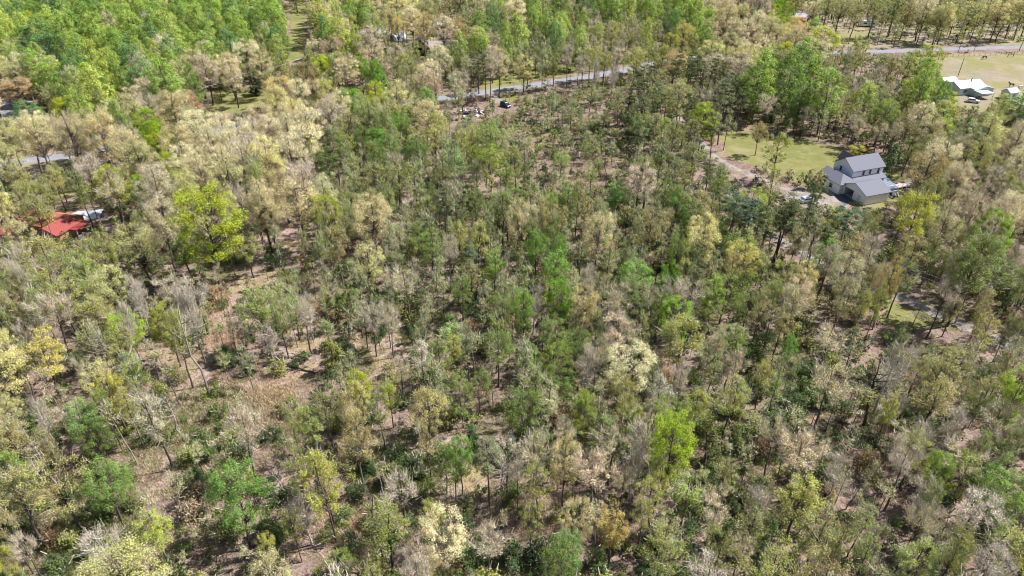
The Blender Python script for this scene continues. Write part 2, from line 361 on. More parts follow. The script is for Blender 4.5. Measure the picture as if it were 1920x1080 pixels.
# ------------------------------------------------------------------ where things grow
TINT = {  # colour word -> foliage albedo
 'T': [('cream', (202, 194, 154)), ('tan', (184, 174, 128)), ('pale yellow', (190, 186, 122)), ('sandy', (192, 180, 142)), ('olive tan', (162, 160, 104)), ('rosy tan', (184, 170, 146))],
 'O': [('olive green', (134, 142, 70)), ('yellow-green', (158, 160, 76)), ('moss green', (120, 134, 66)), ('khaki', (156, 148, 92))],
 'G': [('fresh green', (140, 160, 74)), ('mid-green', (122, 146, 68)), ('light green', (156, 170, 86)), ('blue-green', (108, 136, 80)), ('yellow-green', (156, 166, 82))],
 'L': [('lime', (150, 178, 40)), ('bright yellow-green', (172, 184, 52)), ('vivid green', (112, 164, 40))],
 'M': [('fresh green', (128, 146, 74)), ('mid-green', (114, 134, 66)), ('light green', (146, 160, 86)), ('leaf green', (142, 158, 66))],
 'S': [('sage', (142, 152, 96)), ('grey-green', (130, 138, 88)), ('soft green', (128, 146, 72)), ('pale green', (154, 162, 98))],
 'P': [('pinkish grey', (182, 168, 146)), ('dusty beige', (188, 178, 144)), ('mauve-grey', (168, 156, 138)), ('buff', (176, 168, 114))],
 'B': [('grey', (150, 140, 124))],
 'D': [('dark green', (88, 98, 52)), ('grey-green', (104, 110, 70))],
 'C': [('dark green', (66, 88, 46)), ('deep olive', (86, 96, 48))],
 'K': [('grey', (150, 150, 90))],
 'H': [('mid-green', (104, 124, 66)), ('yellow-green', (142, 148, 78)), ('olive', (122, 124, 76)), ('tan', (164, 148, 114)), ('dark green', (74, 92, 54)), ('brownish', (150, 124, 92))],
}
TW = {'T': [4, 4, 3, 3, 2, 2], 'O': [4, 3, 3, 2], 'G': [4, 4, 3, 3, 1], 'L': [3, 2, 2], 'M': [3, 2, 3, 2], 'S': [3, 3, 3, 2], 'P': [2, 4, 1, 4], 'B': [1], 'D': [2, 1], 'C': [3, 2], 'K': [1], 'H': [7, 4, 4, 1, 5, 1]}
BARK = {'T': [(92, 80, 72), (112, 100, 90), (72, 62, 56)], 'G': [(110, 102, 92)], 'B': [(158, 148, 138), (176, 168, 160), (128, 116, 108)], 'P': [(106, 94, 86), (84, 74, 68)], 'D': [(104, 84, 72)], 'K': [(100, 88, 80), (140, 130, 122)]}
CELLS = [s.split() for s in [
 "GGGGGT GGGGGG GGGGGT GGGGGT GGGOT OTGO OTTOO OSGTT SSGO SGPO GSOO TOOT TTOL OOOT OOTO OOTO",
 "TGGGGT GLGCG GGTGT TTTO TTOO OTLOT OTOS OGSPT SSHH HHOSK OODT OPSTD SOPGC GOPO GOLO GGO",
 "TTO TTTP TTLT TTTT TTTP OODST GSOCS GSOO SSHC HHSK DKOS DOO OO CCOT OTTO OTPO",
 "OOTT TOOC TOTO TPOT TTOS OSOT TPSO OSOD SOOT STOCO OGSOT DODS DDOOT DDOO OTTO TPOT",
 "OOOTS OOLTO OPBK SOKO SOSOL SPCOS PSCOS OSGSO GSOS GSPOC GLSOD OTGO GOCTT TOPC OGOC OGSO",
 "OOTP OPOT LOOSK SCPKO OSPK CSPOKO POTS SOGOS GSPC TOPS PTSO SPOC PSCO CPTK OTSO OSPO",
 "OOTO OSGKO BOKO OOSK OTOK OLTK OPKTS COSO SPOKS OGPO SOBO PTOSC PTOOK POBK POBS SOOP",
 "GLOO OCOK OOK OSKO OOK OCPOK COSK SKCP TPOT PTBS SOOGC POSC PTBO POBK PSBO SPGS",
 "OCOO OTOK OBKO POCO OOKT BOKO BOSO TOOH OGSP OCOT CPOP POSO OTCO OTOS OSPO SPPO"]]
DENS = [  # share of ground spots that grow a tree
 [1, 1, 1, 1, .95, .9, .8, .9, .95, .95, .9, .95, .9, .6, .6, .5],
 [.8, .95, .95, .95, .95, .95, .9, .8, .55, .6, .9, .95, .95, .95, .95, .8],
 [.8, .7, .95, .95, .9, .8, .9, .9, .75, .5, .6, .7, .7, .9, .95, .95],
 [.85, .8, .75, .8, .7, .8, .85, .85, .85, .8, .85, .9, .8, .9, .95, .95],
 [.85, .8, .7, .6, .75, .8, .85, .9, .9, .9, .9, .9, .95, .85, .8, .9],
 [.85, .8, .65, .5, .4, .65, .8, .9, .9, .9, .9, .85, .85, .6, .8, .9],
 [.75, .75, .5, .5, .5, .7, .7, .75, .85, .85, .9, .9, .8, .7, .85, .85],
 [.75, .65, .5, .55, .5, .6, .65, .5, .65, .85, .9, .85, .85, .85, .85, .9],
 [.7, .7, .6, .55, .5, .5, .65, .65, .7, .8, .85, .85, .9, .9, .9, .9]]
# parts of the place that stay in view: (polygon, strictness)
CLEAR = [([(538, 0), (572, 0), (576, 60), (562, 112), (540, 114), (548, 60)], 1), ([(0, 190), (55, 190), (62, 205), (30, 220), (0, 222)], 1),
 ([(396, 176), (474, 170), (488, 190), (440, 208), (398, 206)], 1), ([(40, 292), (132, 283), (134, 300), (50, 310)], 1),
 ([(900, 168), (1190, 124), (1192, 134), (930, 182)], .86), ([(1640, 92), (1920, 84), (1920, 94), (1640, 100)], 1), ([(830, 178), (900, 168), (900, 178), (830, 190)], .7), ([(916, 150), (958, 140), (960, 156), (916, 162)], 1),
 ([(1350, 258), (1400, 250), (1470, 258), (1560, 276), (1574, 294), (1530, 310), (1440, 300), (1400, 312), (1375, 306)], 1),
 ([(1330, 280), (1355, 300), (1400, 322), (1450, 342), (1510, 362), (1450, 350), (1395, 330), (1345, 302)], .95),
 ([(1275, 225), (1300, 240), (1315, 270), (1300, 262)], .7),
 ([(1535, 310), (1572, 286), (1645, 284), (1660, 310), (1705, 345), (1668, 388), (1600, 390), (1560, 372)], 1),
 ([(1678, 560), (1720, 565), (1830, 618), (1808, 632), (1740, 612), (1672, 596)], 1), ([(1450, 438), (1470, 450), (1466, 460), (1444, 446)], .6),
 ([(1772, 145), (1845, 140), (1848, 196), (1800, 194)], 1), ([(1762, 106), (1920, 101), (1920, 172), (1880, 186), (1850, 168), (1800, 142), (1764, 132)], 1),
 ([(1490, 26), (1512, 26), (1512, 48), (1496, 46)], 1), ([(1514, 34), (1600, 40), (1640, 36), (1642, 54), (1600, 70), (1570, 62), (1520, 46)], 1), ([(1620, 60), (1920, 50), (1920, 82), (1640, 88)], .85),
 ([(684, 48), (718, 48), (718, 76), (684, 78)], .9), ([(734, 56), (756, 56), (756, 76), (738, 76)], 1), ([(760, 62), (782, 62), (800, 92), (780, 92)], .85), ([(816, 44), (846, 44), (846, 70), (812, 70)], .9), ([(820, 66), (866, 68), (866, 94), (816, 98)], .5),
 ([(48, 402), (80, 398), (160, 404), (160, 440), (110, 446)], .85), ([(0, 432), (34, 430), (26, 455), (0, 455)], .6), ([(128, 390), (186, 386), (186, 414), (140, 412)], 1),
 ([(930, 184), (964, 184), (964, 204), (934, 204)], 1), ([(852, 200), (908, 198), (908, 222), (856, 222)], .95),
 ([(378, 168), (398, 172), (398, 215), (378, 200)], 1), ([(400, 176), (512, 145), (512, 150), (400, 190)], .9),
 ([(506, 442), (545, 424), (574, 434), (540, 470), (512, 508), (470, 536), (425, 590), (400, 590), (436, 540), (486, 500)], .9),
 ([(120, 350), (165, 350), (165, 395), (120, 380)], .8), ([(1020, 305), (1150, 305), (1170, 345), (1040, 335)], .3), ([(870, 330), (960, 318), (960, 345), (890, 360)], .5),
 ([(540, 640), (560, 612), (598, 600), (610, 640), (596, 690), (545, 690)], .9), ([(440, 725), (500, 695), (570, 715), (560, 760), (510, 830), (480, 800)], .8),
 ([(320, 705), (375, 690), (380, 705), (325, 765), (300, 780)], .8), ([(690, 645), (755, 630), (760, 690), (700, 712)], .75),
 ([(775, 835), (830, 830), (895, 865), (925, 925), (890, 960), (850, 940)], .9), ([(272, 866), (350, 840), (345, 895), (300, 925), (270, 910)], .9), ([(485, 860), (570, 868), (570, 920), (500, 925)], .8),
 ([(960, 952), (1035, 930), (1045, 980), (1005, 1000), (965, 995)], .85), ([(595, 980), (632, 990), (625, 1070), (590, 1070)], .9), ([(375, 530), (420, 500), (440, 510), (400, 590), (375, 590)], .7), ([(1530, 660), (1560, 655), (1570, 700), (1540, 710)], .6)]
CLEAR_PTS = []
def in_poly(x, y, poly):
    c = False; j = len(poly)-1
    for i in range(len(poly)):
        xi, yi = poly[i]; xj, yj = poly[j]
        if (yi > y) != (yj > y) and x < (xj-xi)*(y-yi)/(yj-yi)+xi: c = not c
        j = i
    return c
for poly, st in CLEAR:
    xs = [p[0] for p in poly]; ys = [p[1] for p in poly]; step = 7
    for x in np.arange(min(xs), max(xs)+1, step):
        for y in np.arange(min(ys), max(ys)+1, step*0.7):
            if in_poly(x, y, poly): CLEAR_PTS.append((x, y, st))
    for (x, y) in poly: CLEAR_PTS.append((x, y, st))
CLEAR_PTS = np.array(CLEAR_PTS)
NOGROW = [[(p[0], p[1]) for p in poly] for poly in (HOUSE_LAWN, PASTURE)]
ROADPTS = np.array([(p.x, p.y, 5.0) for p in ROAD]+[(p.x, p.y, 3.2) for p in DRIVE]+[(p.x, p.y, 3.6) for p in DRIVE2])
rnd = np.random.RandomState(20)
plants = []       # dicts: kind, x, y, h, w, tint word, tint, hero label
GRID = {}
def near(x, y, r):
    gx, gy = int(x//8), int(y//8)
    for i in range(gx-2, gx+3):
        for j in range(gy-2, gy+3):
            for (a, b, rr) in GRID.get((i, j), ()):
                if (a-x)**2+(b-y)**2 < (0.5*(r+rr))**2: return True
    return False
def occupy(x, y, r): GRID.setdefault((int(x//8), int(y//8)), []).append((x, y, r))
def hides(x, y, h, w, cb, soft=1.0):
    cx, cy, d = proj(x, y, h*(cb+1)/2); rx = w/2*FOC/d*0.95; tx, ty, _ = proj(x, y, h); bx, by, _ = proj(x, y, h*cb)
    ry = max(abs(by-ty)/2, rx*0.6)*1.02
    q = ((CLEAR_PTS[:, 0]-cx)/rx)**2+((CLEAR_PTS[:, 1]-cy)/ry)**2 < 1
    return q.any() and rnd.rand() < CLEAR_PTS[q, 2].max()*soft
def patch(x, y, seed, f):                   # slow, even-valued noise over the ground: like trees stand together
    a = x*f+1.9*math.sin(y*f*0.8+seed)+0.9*math.sin(x*f*1.7+y*f*1.3+2*seed)+y*f*0.35*math.cos(seed)
    return float(np.clip(0.5+math.asin(math.sin(a))/math.pi+rnd.normal(0, 0.16), 0, 0.9999))
def pick_tint(k, word=None, at=None):
    ts = TINT[k]
    if at is not None:
        w = np.cumsum(TW[k]); return ts[int(np.searchsorted(w/w[-1], patch(at[0], at[1], ord(k), 0.035), side='right'))]
    if word:
        for t in ts:
            if t[0] == word: return t
    w = np.array(TW[k], float); return ts[rnd.choice(len(ts), p=w/w.sum())]
def add_plant(k, x, y, h, w, tint, label=None, lm=None):
    j = rnd.normal(1, 0.06, 3); c = lin(tint[1]); c = tuple(float(np.clip({'L': 1.08, 'M': 1.05, 'G': 1.4, 'P': 1.45, 'T': 1.3, 'H': 1.1, 'O': 1.22, 'D': 1.2, 'C': 1.2}.get(k, 1.35)*c[i]*j[0]*(1+(j[i]-1)*0.3), 0, 0.9)) for i in range(3))+(1.0,)
    plants.append(dict(k=k, x=x, y=y, h=h, w=w, word=tint[0], c=c, label=label, lm=lm))

# individual trees one can pick out in the photograph: crown centre px, width px, kind, height m, colour word or albedo, label, landmark phrase
HERO = [
 (57, 44, 28, 'L', 18, 'bright yellow-green'), (75, 82, 88, 'G', 24, 'blue-green'), (105, 142, 60, 'G', 20, 'fresh green'), (30, 168, 66, 'T', 13, (178, 156, 116)),
 (55, 215, 68, 'G', 13, (88, 134, 74)), (125, 206, 56, 'L', 14, (176, 188, 40), 'vivid yellow-green leafy tree among the pale crowns beside the gravel yard', 'vivid yard tree'), (215, 216, 60, 'T', 16, (172, 172, 122)), (285, 205, 52, 'P', 17, 'dusty beige'),
 (328, 230, 42, 'L', 10, (140, 165, 60)), (64, 248, 66, 'T', 22, 'cream'), (128, 246, 70, 'T', 22, 'tan'), (190, 252, 72, 'T', 21, 'tan'), (158, 232, 56, 'T', 20, 'olive tan'), (145, 150, 36, 'P', 18, 'mauve-grey'),
 (205, 48, 40, 'T', 20, 'sandy'), (270, 46, 32, 'P', 20, 'pinkish grey'), (475, 158, 42, 'C', 8, 'dark green'), (320, 165, 60, 'T', 17, 'olive tan'), (350, 195, 60, 'T', 16, (170, 140, 104)),
 (520, 172, 72, 'T', 17, (180, 166, 100)), (612, 178, 56, 'O', 17, (184, 182, 84), 'round pale yellow-green tree rising above the tan oaks near the road', 'yellow-green roadside tree'), (620, 212, 66, 'T', 18, 'rosy tan'), (548, 205, 56, 'T', 17, 'pale yellow'), (540, 246, 56, 'T', 18, 'cream'), (575, 140, 50, 'O', 16, (150, 130, 80)),
 (690, 208, 64, 'T', 19, 'olive tan'), (745, 182, 62, 'T', 18, 'pale yellow'), (800, 192, 38, 'G', 15, (116, 160, 62), 'pointed fresh green tree beside the grey road left of the debris pile', 'pointed roadside tree'), (750, 232, 48, 'G', 14, (110, 158, 50)), (707, 266, 48, 'L', 13, (92, 158, 40), 'small vivid green round-topped tree under the tan roadside crowns', 'small vivid green tree'), (814, 238, 42, 'O', 14, (158, 166, 66)),
 (690, 30, 48, 'G', 22, 'fresh green'), (665, 30, 40, 'G', 22, 'light green'), (795, 48, 46, 'T', 19, (176, 160, 106)), (860, 52, 40, 'T', 16, (176, 156, 102)), (892, 72, 50, 'T', 17, 'pale yellow'), (926, 78, 40, 'T', 17, 'tan'), (772, 104, 30, 'C', 6, (80, 110, 50)), (620, 90, 50, 'T', 18, (166, 146, 118)), (815, 150, 46, 'P', 17, (182, 156, 122)), (852, 146, 40, 'S', 16, 'sage'), (745, 50, 30, 'T', 17, (196, 186, 112)),
 (1052, 52, 46, 'G', 19, 'fresh green'), (1122, 66, 30, 'G', 15, 'fresh green'), (1282, 64, 52, 'T', 19, (186, 176, 86)), (1265, 116, 50, 'T', 17, (188, 168, 112)), (1255, 84, 36, 'L', 16, (164, 172, 66)), (1325, 84, 42, 'G', 18, (104, 134, 62)), (1332, 124, 52, 'P', 17, 'dusty beige'), (1440, 55, 60, 'T', 19, 'tan'), (1400, 60, 56, 'T', 18, 'sandy'), (1490, 50, 50, 'T', 17, (196, 172, 112)),
 (1319, 224, 56, 'L', 17, (162, 184, 44), 'tall lime-green tree standing at the bend of the gravel driveway', 'lime tree at the driveway bend'), (1245, 240, 30, 'L', 11, (140, 176, 56)), (1262, 200, 26, 'L', 12, (150, 176, 50)), (1210, 140, 40, 'D', 18, 'grey-green'), (1230, 152, 36, 'D', 17, 'dark green'), (1180, 176, 24, 'C', 9, 'dark green'), (1190, 108, 46, 'O', 14, (178, 174, 96)),
 (1545, 76, 64, 'L', 17, (176, 182, 60)), (1530, 58, 40, 'G', 16, (124, 160, 60)), (1736, 112, 56, 'L', 18, (178, 186, 52), 'bright yellow-green tree at the pasture corner beside the gateposts', 'pasture corner tree'), (1700, 118, 56, 'O', 17, (140, 154, 70)), (1750, 154, 36, 'G', 11, 'fresh green'), (1622, 186, 48, 'G', 17, 'light green'), (1655, 215, 60, 'L', 15, (150, 172, 62)), (1770, 216, 72, 'O', 15, (164, 168, 84)), (1830, 254, 46, 'D', 15, (72, 96, 72)), (1906, 206, 62, 'G', 13, (92, 134, 62)), (1880, 190, 40, 'L', 8, (160, 172, 64)), (1500, 188, 46, 'G', 18, 'mid-green'), (1690, 195, 50, 'O', 14, 'yellow-green'),
 (205, 345, 72, 'L', 15, (176, 182, 60), 'yellow-green tree between the tan oaks above the blue tarp heap', 'tree above the tarp'), (380, 418, 128, 'L', 24, (156, 172, 40), 'largest yellow-green tree in the woods beside the pale trail, its crown in tiers', 'largest yellow-green tree'), (345, 470, 60, 'O', 12, (120, 142, 52)), (295, 352, 92, 'T', 19, 'rosy tan'), (300, 415, 74, 'T', 18, 'sandy'), (430, 332, 84, 'T', 19, (176, 174, 120)), (30, 332, 64, 'O', 13, 'khaki'), (72, 372, 60, 'O', 13, 'olive green'), (95, 482, 92, 'O', 15, (160, 158, 84)), (155, 505, 74, 'O', 13, (146, 162, 80)), (235, 455, 46, 'D', 9, 'grey-green'), (25, 520, 60, 'O', 13, 'yellow-green'),
 (500, 300, 82, 'T', 19, 'pale yellow'), (545, 285, 70, 'T', 18, 'cream'), (562, 338, 72, 'P', 17, 'pinkish grey'), (470, 285, 70, 'T', 18, 'rosy tan'), (492, 382, 74, 'T', 20, 'tan'), (610, 332, 54, 'S', 12, (140, 158, 82)), (612, 400, 60, 'L', 16, (166, 170, 62), 'yellow-green tree with a dark forked trunk beside the leaf-strewn clearing', 'forked yellow-green tree'), (695, 388, 72, 'T', 15, (180, 174, 124)), (690, 490, 74, 'T', 14, (176, 172, 116)), (745, 308, 44, 'P', 15, (170, 140, 122)), (845, 300, 46, 'S', 17, (132, 158, 92)), (745, 492, 46, 'D', 11, 'grey-green'), (882, 488, 40, 'D', 12, (90, 108, 72)), (922, 400, 30, 'G', 11, (128, 160, 74)), (846, 366, 46, 'P', 13, 'mauve-grey'), (925, 494, 60, 'O', 13, (138, 164, 66)), (450, 300, 70, 'P', 18, 'dusty beige'),
 (1155, 368, 52, 'G', 11, (126, 170, 80), 'fresh green crown above the dense brush uphill of the pines', 'tree above the pines'), (1265, 390, 52, 'G', 13, (104, 156, 58)), (1005, 466, 54, 'G', 14, (112, 164, 56)), (1048, 470, 36, 'G', 12, (108, 164, 52)), (1040, 502, 56, 'G', 13, (124, 168, 66)), (1195, 524, 76, 'G', 14, (120, 162, 70)), (1265, 592, 72, 'L', 13, (132, 170, 54)), (1340, 556, 56, 'L', 14, (140, 168, 66)), (1378, 378, 62, 'D', 18, (84, 104, 78)), (1402, 396, 54, 'D', 18, (80, 98, 76)), (1330, 312, 42, 'D', 14, 'grey-green'), (1395, 482, 76, 'T', 13, (188, 178, 96)), (1100, 516, 46, 'B', 9, 'grey'), (1015, 396, 60, 'O', 12, 'khaki'), (1122, 430, 52, 'D', 11, 'grey-green'), (1245, 290, 36, 'P', 9, 'mauve-grey'),
 (1474, 400, 56, 'D', 17, 'dark green'), (1536, 420, 50, 'D', 14, 'grey-green'), (1588, 410, 58, 'D', 15, (84, 108, 74)), (1548, 440, 46, 'D', 13, 'dark green'), (1462, 278, 56, 'O', 14, (160, 164, 74), 'yellow-green tree leaning over the lawn edge in front of the gravel driveway', 'lawn edge tree'), (1425, 246, 36, 'T', 11, (164, 148, 94)), (1532, 336, 52, 'O', 12, 'khaki'), (1720, 402, 86, 'O', 19, (168, 170, 56), 'broad yellow-green crown right of the open-doored garage', 'tree below the pool'), (1820, 392, 52, 'P', 16, 'pinkish grey'), (1772, 418, 60, 'T', 17, 'sandy'), (1855, 446, 76, 'L', 20, (140, 176, 42), 'vivid lime tree high above the gravel lane on a tall bare trunk', 'lime tree above the lane'), (1557, 482, 60, 'G', 13, (116, 160, 64), 'fresh green round-crowned tree on a dark trunk below the pines', 'tree below the pines'), (1740, 312, 76, 'T', 18, (152, 138, 84)), (1670, 300, 46, 'C', 11, (70, 96, 48)), (1880, 386, 42, 'P', 16, 'dusty beige'), (1610, 282, 34, 'L', 5, (180, 170, 60)),
 (92, 585, 72, 'P', 15, (190, 170, 142)), (312, 608, 62, 'L', 14, (166, 172, 70)), (75, 660, 92, 'O', 14, (178, 170, 88)), (150, 790, 72, 'G', 12, (134, 170, 100), 'mint green round-crowned tree by the dark shaded clearing on the slope', 'mint green tree'), (245, 695, 62, 'S', 12, (132, 154, 90)), (205, 735, 62, 'O', 13, (172, 168, 66)), (480, 572, 104, 'O', 15, (132, 146, 76), 'large round olive-green tree shading the trail fork beside orange dry grass', 'trail fork tree'), (355, 585, 46, 'B', 18, 'grey'), (160, 640, 60, 'S', 12, 'grey-green'), (240, 610, 50, 'B', 14, 'grey'),
 (568, 585, 56, 'P', 13, 'mauve-grey'), (622, 660, 58, 'C', 9, (116, 118, 58), 'dark olive cedar casting a black shadow beside the pale trail', 'dark olive cedar'), (790, 665, 50, 'S', 10, (186, 182, 156)), (850, 652, 34, 'L', 8, (184, 182, 90)), (730, 740, 50, 'O', 10, (156, 164, 62)), (800, 760, 82, 'T', 12, (168, 160, 100)), (660, 760, 72, 'T', 12, (178, 164, 110)), (575, 800, 62, 'O', 12, (146, 156, 80)), (840, 625, 60, 'S', 6, (126, 158, 66)), (930, 650, 60, 'G', 9, (118, 152, 74)), (845, 600, 40, 'C', 5, (96, 124, 66)),
 (983, 578, 46, 'G', 14, (128, 168, 60)), (1043, 562, 56, 'L', 14, (118, 168, 34), 'vivid green round crown between slim poplars in the middle woods', 'vivid green crown mid-woods'), (1100, 572, 66, 'T', 14, (178, 166, 110)), (1165, 622, 76, 'P', 13, (190, 172, 138)), (1095, 755, 66, 'O', 10, (128, 146, 66)), (1170, 736, 56, 'O', 13, (162, 156, 66)), (1235, 742, 62, 'S', 13, (150, 150, 128)), (1280, 708, 42, 'P', 13, 'pinkish grey'), (1385, 690, 52, 'P', 13, (194, 172, 142)), (1095, 692, 56, 'B', 11, 'grey'), (1025, 745, 62, 'S', 12, (166, 164, 120)), (1332, 690, 46, 'S', 12, 'pale green'), (985, 665, 50, 'G', 8, (106, 142, 60)),
 (1256, 836, 92, 'L', 17, (154, 184, 34), 'brilliant lime-green tree standing alone among grey twigs in the lower woods', 'brilliant lime tree'), (1905, 748, 72, 'L', 16, (158, 182, 42), 'brilliant yellow-green tree at the wood edge below the gravel lane', 'tree below the lane'), (1672, 690, 82, 'B', 16, 'grey'), (1668, 765, 50, 'O', 11, (170, 172, 76)), (1760, 690, 92, 'O', 14, (154, 152, 92)), (1480, 655, 36, 'G', 10, (116, 168, 70)), (1455, 726, 42, 'S', 11, (146, 166, 80)), (1670, 522, 46, 'T', 17, (166, 150, 88)), (1650, 560, 34, 'O', 16, 'yellow-green'), (1850, 622, 50, 'O', 14, (172, 168, 92)), (1690, 640, 26, 'C', 4, 'dark green'), (1600, 650, 44, 'D', 12, 'grey-green'), (1490, 560, 60, 'P', 13, 'dusty beige'),
 (20, 900, 78, 'L', 14, (128, 158, 70), 'vivid green leafy crown at the wood edge, near a dark shaded hollow', 'vivid green hollow tree'), (195, 908, 96, 'G', 12, (128, 164, 74)), (440, 935, 118, 'G', 15, (120, 162, 70), 'broad fresh green crown on a long bare pale trunk in open woods', 'long-trunked green tree'), (290, 990, 86, 'O', 12, (156, 168, 76)), (10, 1058, 44, 'O', 12, (178, 180, 70)), (130, 905, 56, 'C', 6, 'deep olive'), (376, 890, 40, 'C', 6, 'dark green'),
 (862, 850, 54, 'G', 13, (124, 168, 74)), (916, 852, 62, 'D', 14, (112, 118, 84)), (745, 885, 72, 'C', 5, (98, 106, 54)), (810, 962, 62, 'O', 10, (160, 166, 70)), (640, 1050, 60, 'O', 7, (140, 158, 66)), (500, 1030, 40, 'O', 9, (170, 172, 74)), (610, 905, 70, 'O', 13, (160, 158, 76)),
 (1060, 860, 66, 'T', 14, (194, 180, 124)), (1122, 885, 84, 'P', 13, (200, 180, 148), 'large cream-pink budding tree above a gold-brown crown', 'large cream-pink tree'), (1150, 985, 86, 'O', 12, (172, 154, 84), 'gold-brown leafy tree beneath the cream-pink budding tree', 'gold-brown tree'), (1070, 1030, 66, 'G', 11, (116, 158, 86)), (1190, 878, 62, 'B', 11, 'grey'), (1290, 925, 82, 'S', 13, (146, 162, 82)), (1342, 950, 66, 'P', 12, 'dusty beige'),
 (1512, 850, 92, 'P', 13, (196, 176, 140)), (1700, 862, 72, 'P', 14, 'pinkish grey'), (1752, 880, 50, 'L', 11, (130, 168, 56)), (1885, 930, 96, 'G', 12, (132, 168, 76)), (1822, 948, 82, 'P', 12, (196, 188, 174), 'silvery white budding tree beside a broad fresh green crown', 'silvery white tree'), (1530, 1000, 110, 'O', 13, (148, 148, 84)), (1715, 1050, 92, 'O', 12, (164, 174, 100)), (1855, 1050, 80, 'P', 12, (176, 166, 156)), (1620, 970, 60, 'S', 12, 'pale green')]
BASES = [  # trunk foot px, crown top y, crown width m, kind, colour
 (1592, 76, 0, 11, 'O', 'khaki'), (1628, 72, -6, 12, 'O', 'olive green'), (1664, 70, -8, 12, 'O', 'moss green'), (1686, 76, 0, 10, 'O', 'khaki'), (1748, 84, 8, 11, 'T', 'olive tan'), (1757, 84, 4, 11, 'T', 'pale yellow'), (1806, 73, -4, 12, 'T', 'pale yellow'), (1836, 68, -8, 11, 'T', 'olive tan'), (1856, 80, 2, 11, 'T', 'pale yellow'), (1866, 78, 0, 11, 'O', 'khaki'), (1884, 74, -2, 11, 'T', 'pale yellow'), (1900, 76, 0, 12, 'O', 'olive green'),
 (910, 190, 95, 7, 'D', 'grey-green'), (918, 192, 98, 7, 'P', 'dusty beige'), (898, 176, 100, 6, 'D', 'grey-green'), (982, 168, 90, 6, 'D', 'dark green'), (988, 166, 92, 6, 'D', 'grey-green'), (1016, 172, 80, 6, 'S', 'sage'), (1062, 164, 78, 6, 'P', 'mauve-grey'), (1091, 152, 70, 7, 'S', 'sage'), (1112, 192, 110, 4, 'B', 'grey'), (1145, 196, 120, 5, 'B', 'grey'),
 (512, 482, 352, 9, 'T', 'cream'), (521, 484, 352, 9, 'T', 'tan'), (1258, 449, 350, 6, 'O', 'olive green'), (1447, 495, 370, 7, 'D', 'dark green'), (1775, 612, 440, 10, 'O', 'moss green'), (1768, 604, 452, 8, 'O', 'olive green'),
 (325, 882, 740, 6, 'P', 'dusty beige'), (258, 870, 752, 3, 'K', 'grey'), (485, 925, 770, 5, 'P', 'pinkish grey'), (684, 922, 775, 6, 'O', 'khaki'), (630, 1016, 850, 6, 'O', 'yellow-green'), (838, 926, 830, 4, 'S', 'soft green'), (855, 940, 830, 4, 'S', 'soft green'), (112, 846, 745, 3, 'B', 'grey'), (1225, 962, 860, 4, 'O', 'yellow-green')]
for hsp in HERO:
    cx, cy, wpx, k, h, tw = hsp[:6]; k = 'M' if k == 'G' and cy > 228 else k; cb = SPEC[k][2]; tw = tuple(0.74*a+0.26*b for a, b in zip(tw, (150, 150, 92))) if not isinstance(tw, str) and k in 'LMG' else tw
    p = G(cx, cy, h*(cb+1)/2); d = proj(p.x, p.y, p.z)[2]; w = wpx*d/FOC
    t = pick_tint(k, tw) if isinstance(tw, str) else (None, tw)
    if t[0] is None:
        best = min(((n, sum((a-b)**2 for a, b in zip(c, tw))) for n, c in TINT[k]), key=lambda q: q[1])[0]; t = (best, tw)
    add_plant(k, p.x, p.y, h, w, t, *(hsp[6:8] if len(hsp) > 6 else (None, None))); occupy(p.x, p.y, max(3.0, w*0.62))
for (bx, by, ty, w, k, tw) in BASES:
    p = G(bx, by); lo, hi = 2.0, 40.0
    for _ in range(30):
        m = (lo+hi)/2
        if proj(p.x, p.y, m)[1] > ty: lo = m
        else: hi = m
    add_plant(k, p.x, p.y, lo, w, pick_tint(k, tw)); occupy(p.x, p.y, max(3, w*0.5))
N_HERO = len(plants)
for p in plants: p['hero'] = 1
# the rest of the woods
def blocked(x, y):
    u, v, _ = proj(x, y, 0)
    for poly in NOGROW:
        if in_poly(u, v, poly): return True
    d2 = (ROADPTS[:, 0]-x)**2+(ROADPTS[:, 1]-y)**2
    return bool((d2 < ROADPTS[:, 2]**2).any())
SZ = 0.9
HR = {'T': (15, 20), 'O': (11, 16), 'G': (18, 26), 'L': (11, 16), 'M': (11, 16), 'S': (8, 14), 'P': (10, 15), 'B': (9, 14), 'D': (13, 19), 'C': (3.5, 8), 'K': (7, 12), 'H': (1.2, 3)}
WR = {'T': (8, 13), 'O': (4.5, 8.8), 'G': (7, 14), 'L': (5, 8.5), 'M': (5, 9), 'S': (3.4, 5.6), 'P': (4.2, 8), 'B': (4, 7), 'D': (4.5, 6.5), 'C': (2.4, 4.2), 'K': (1.6, 3), 'H': (1.5, 4.2)}
def cell_of(px, py): return min(8, max(0, int(py//120))), min(15, max(0, int(px//120)))
Y0, Y1 = 44.0, 560.0
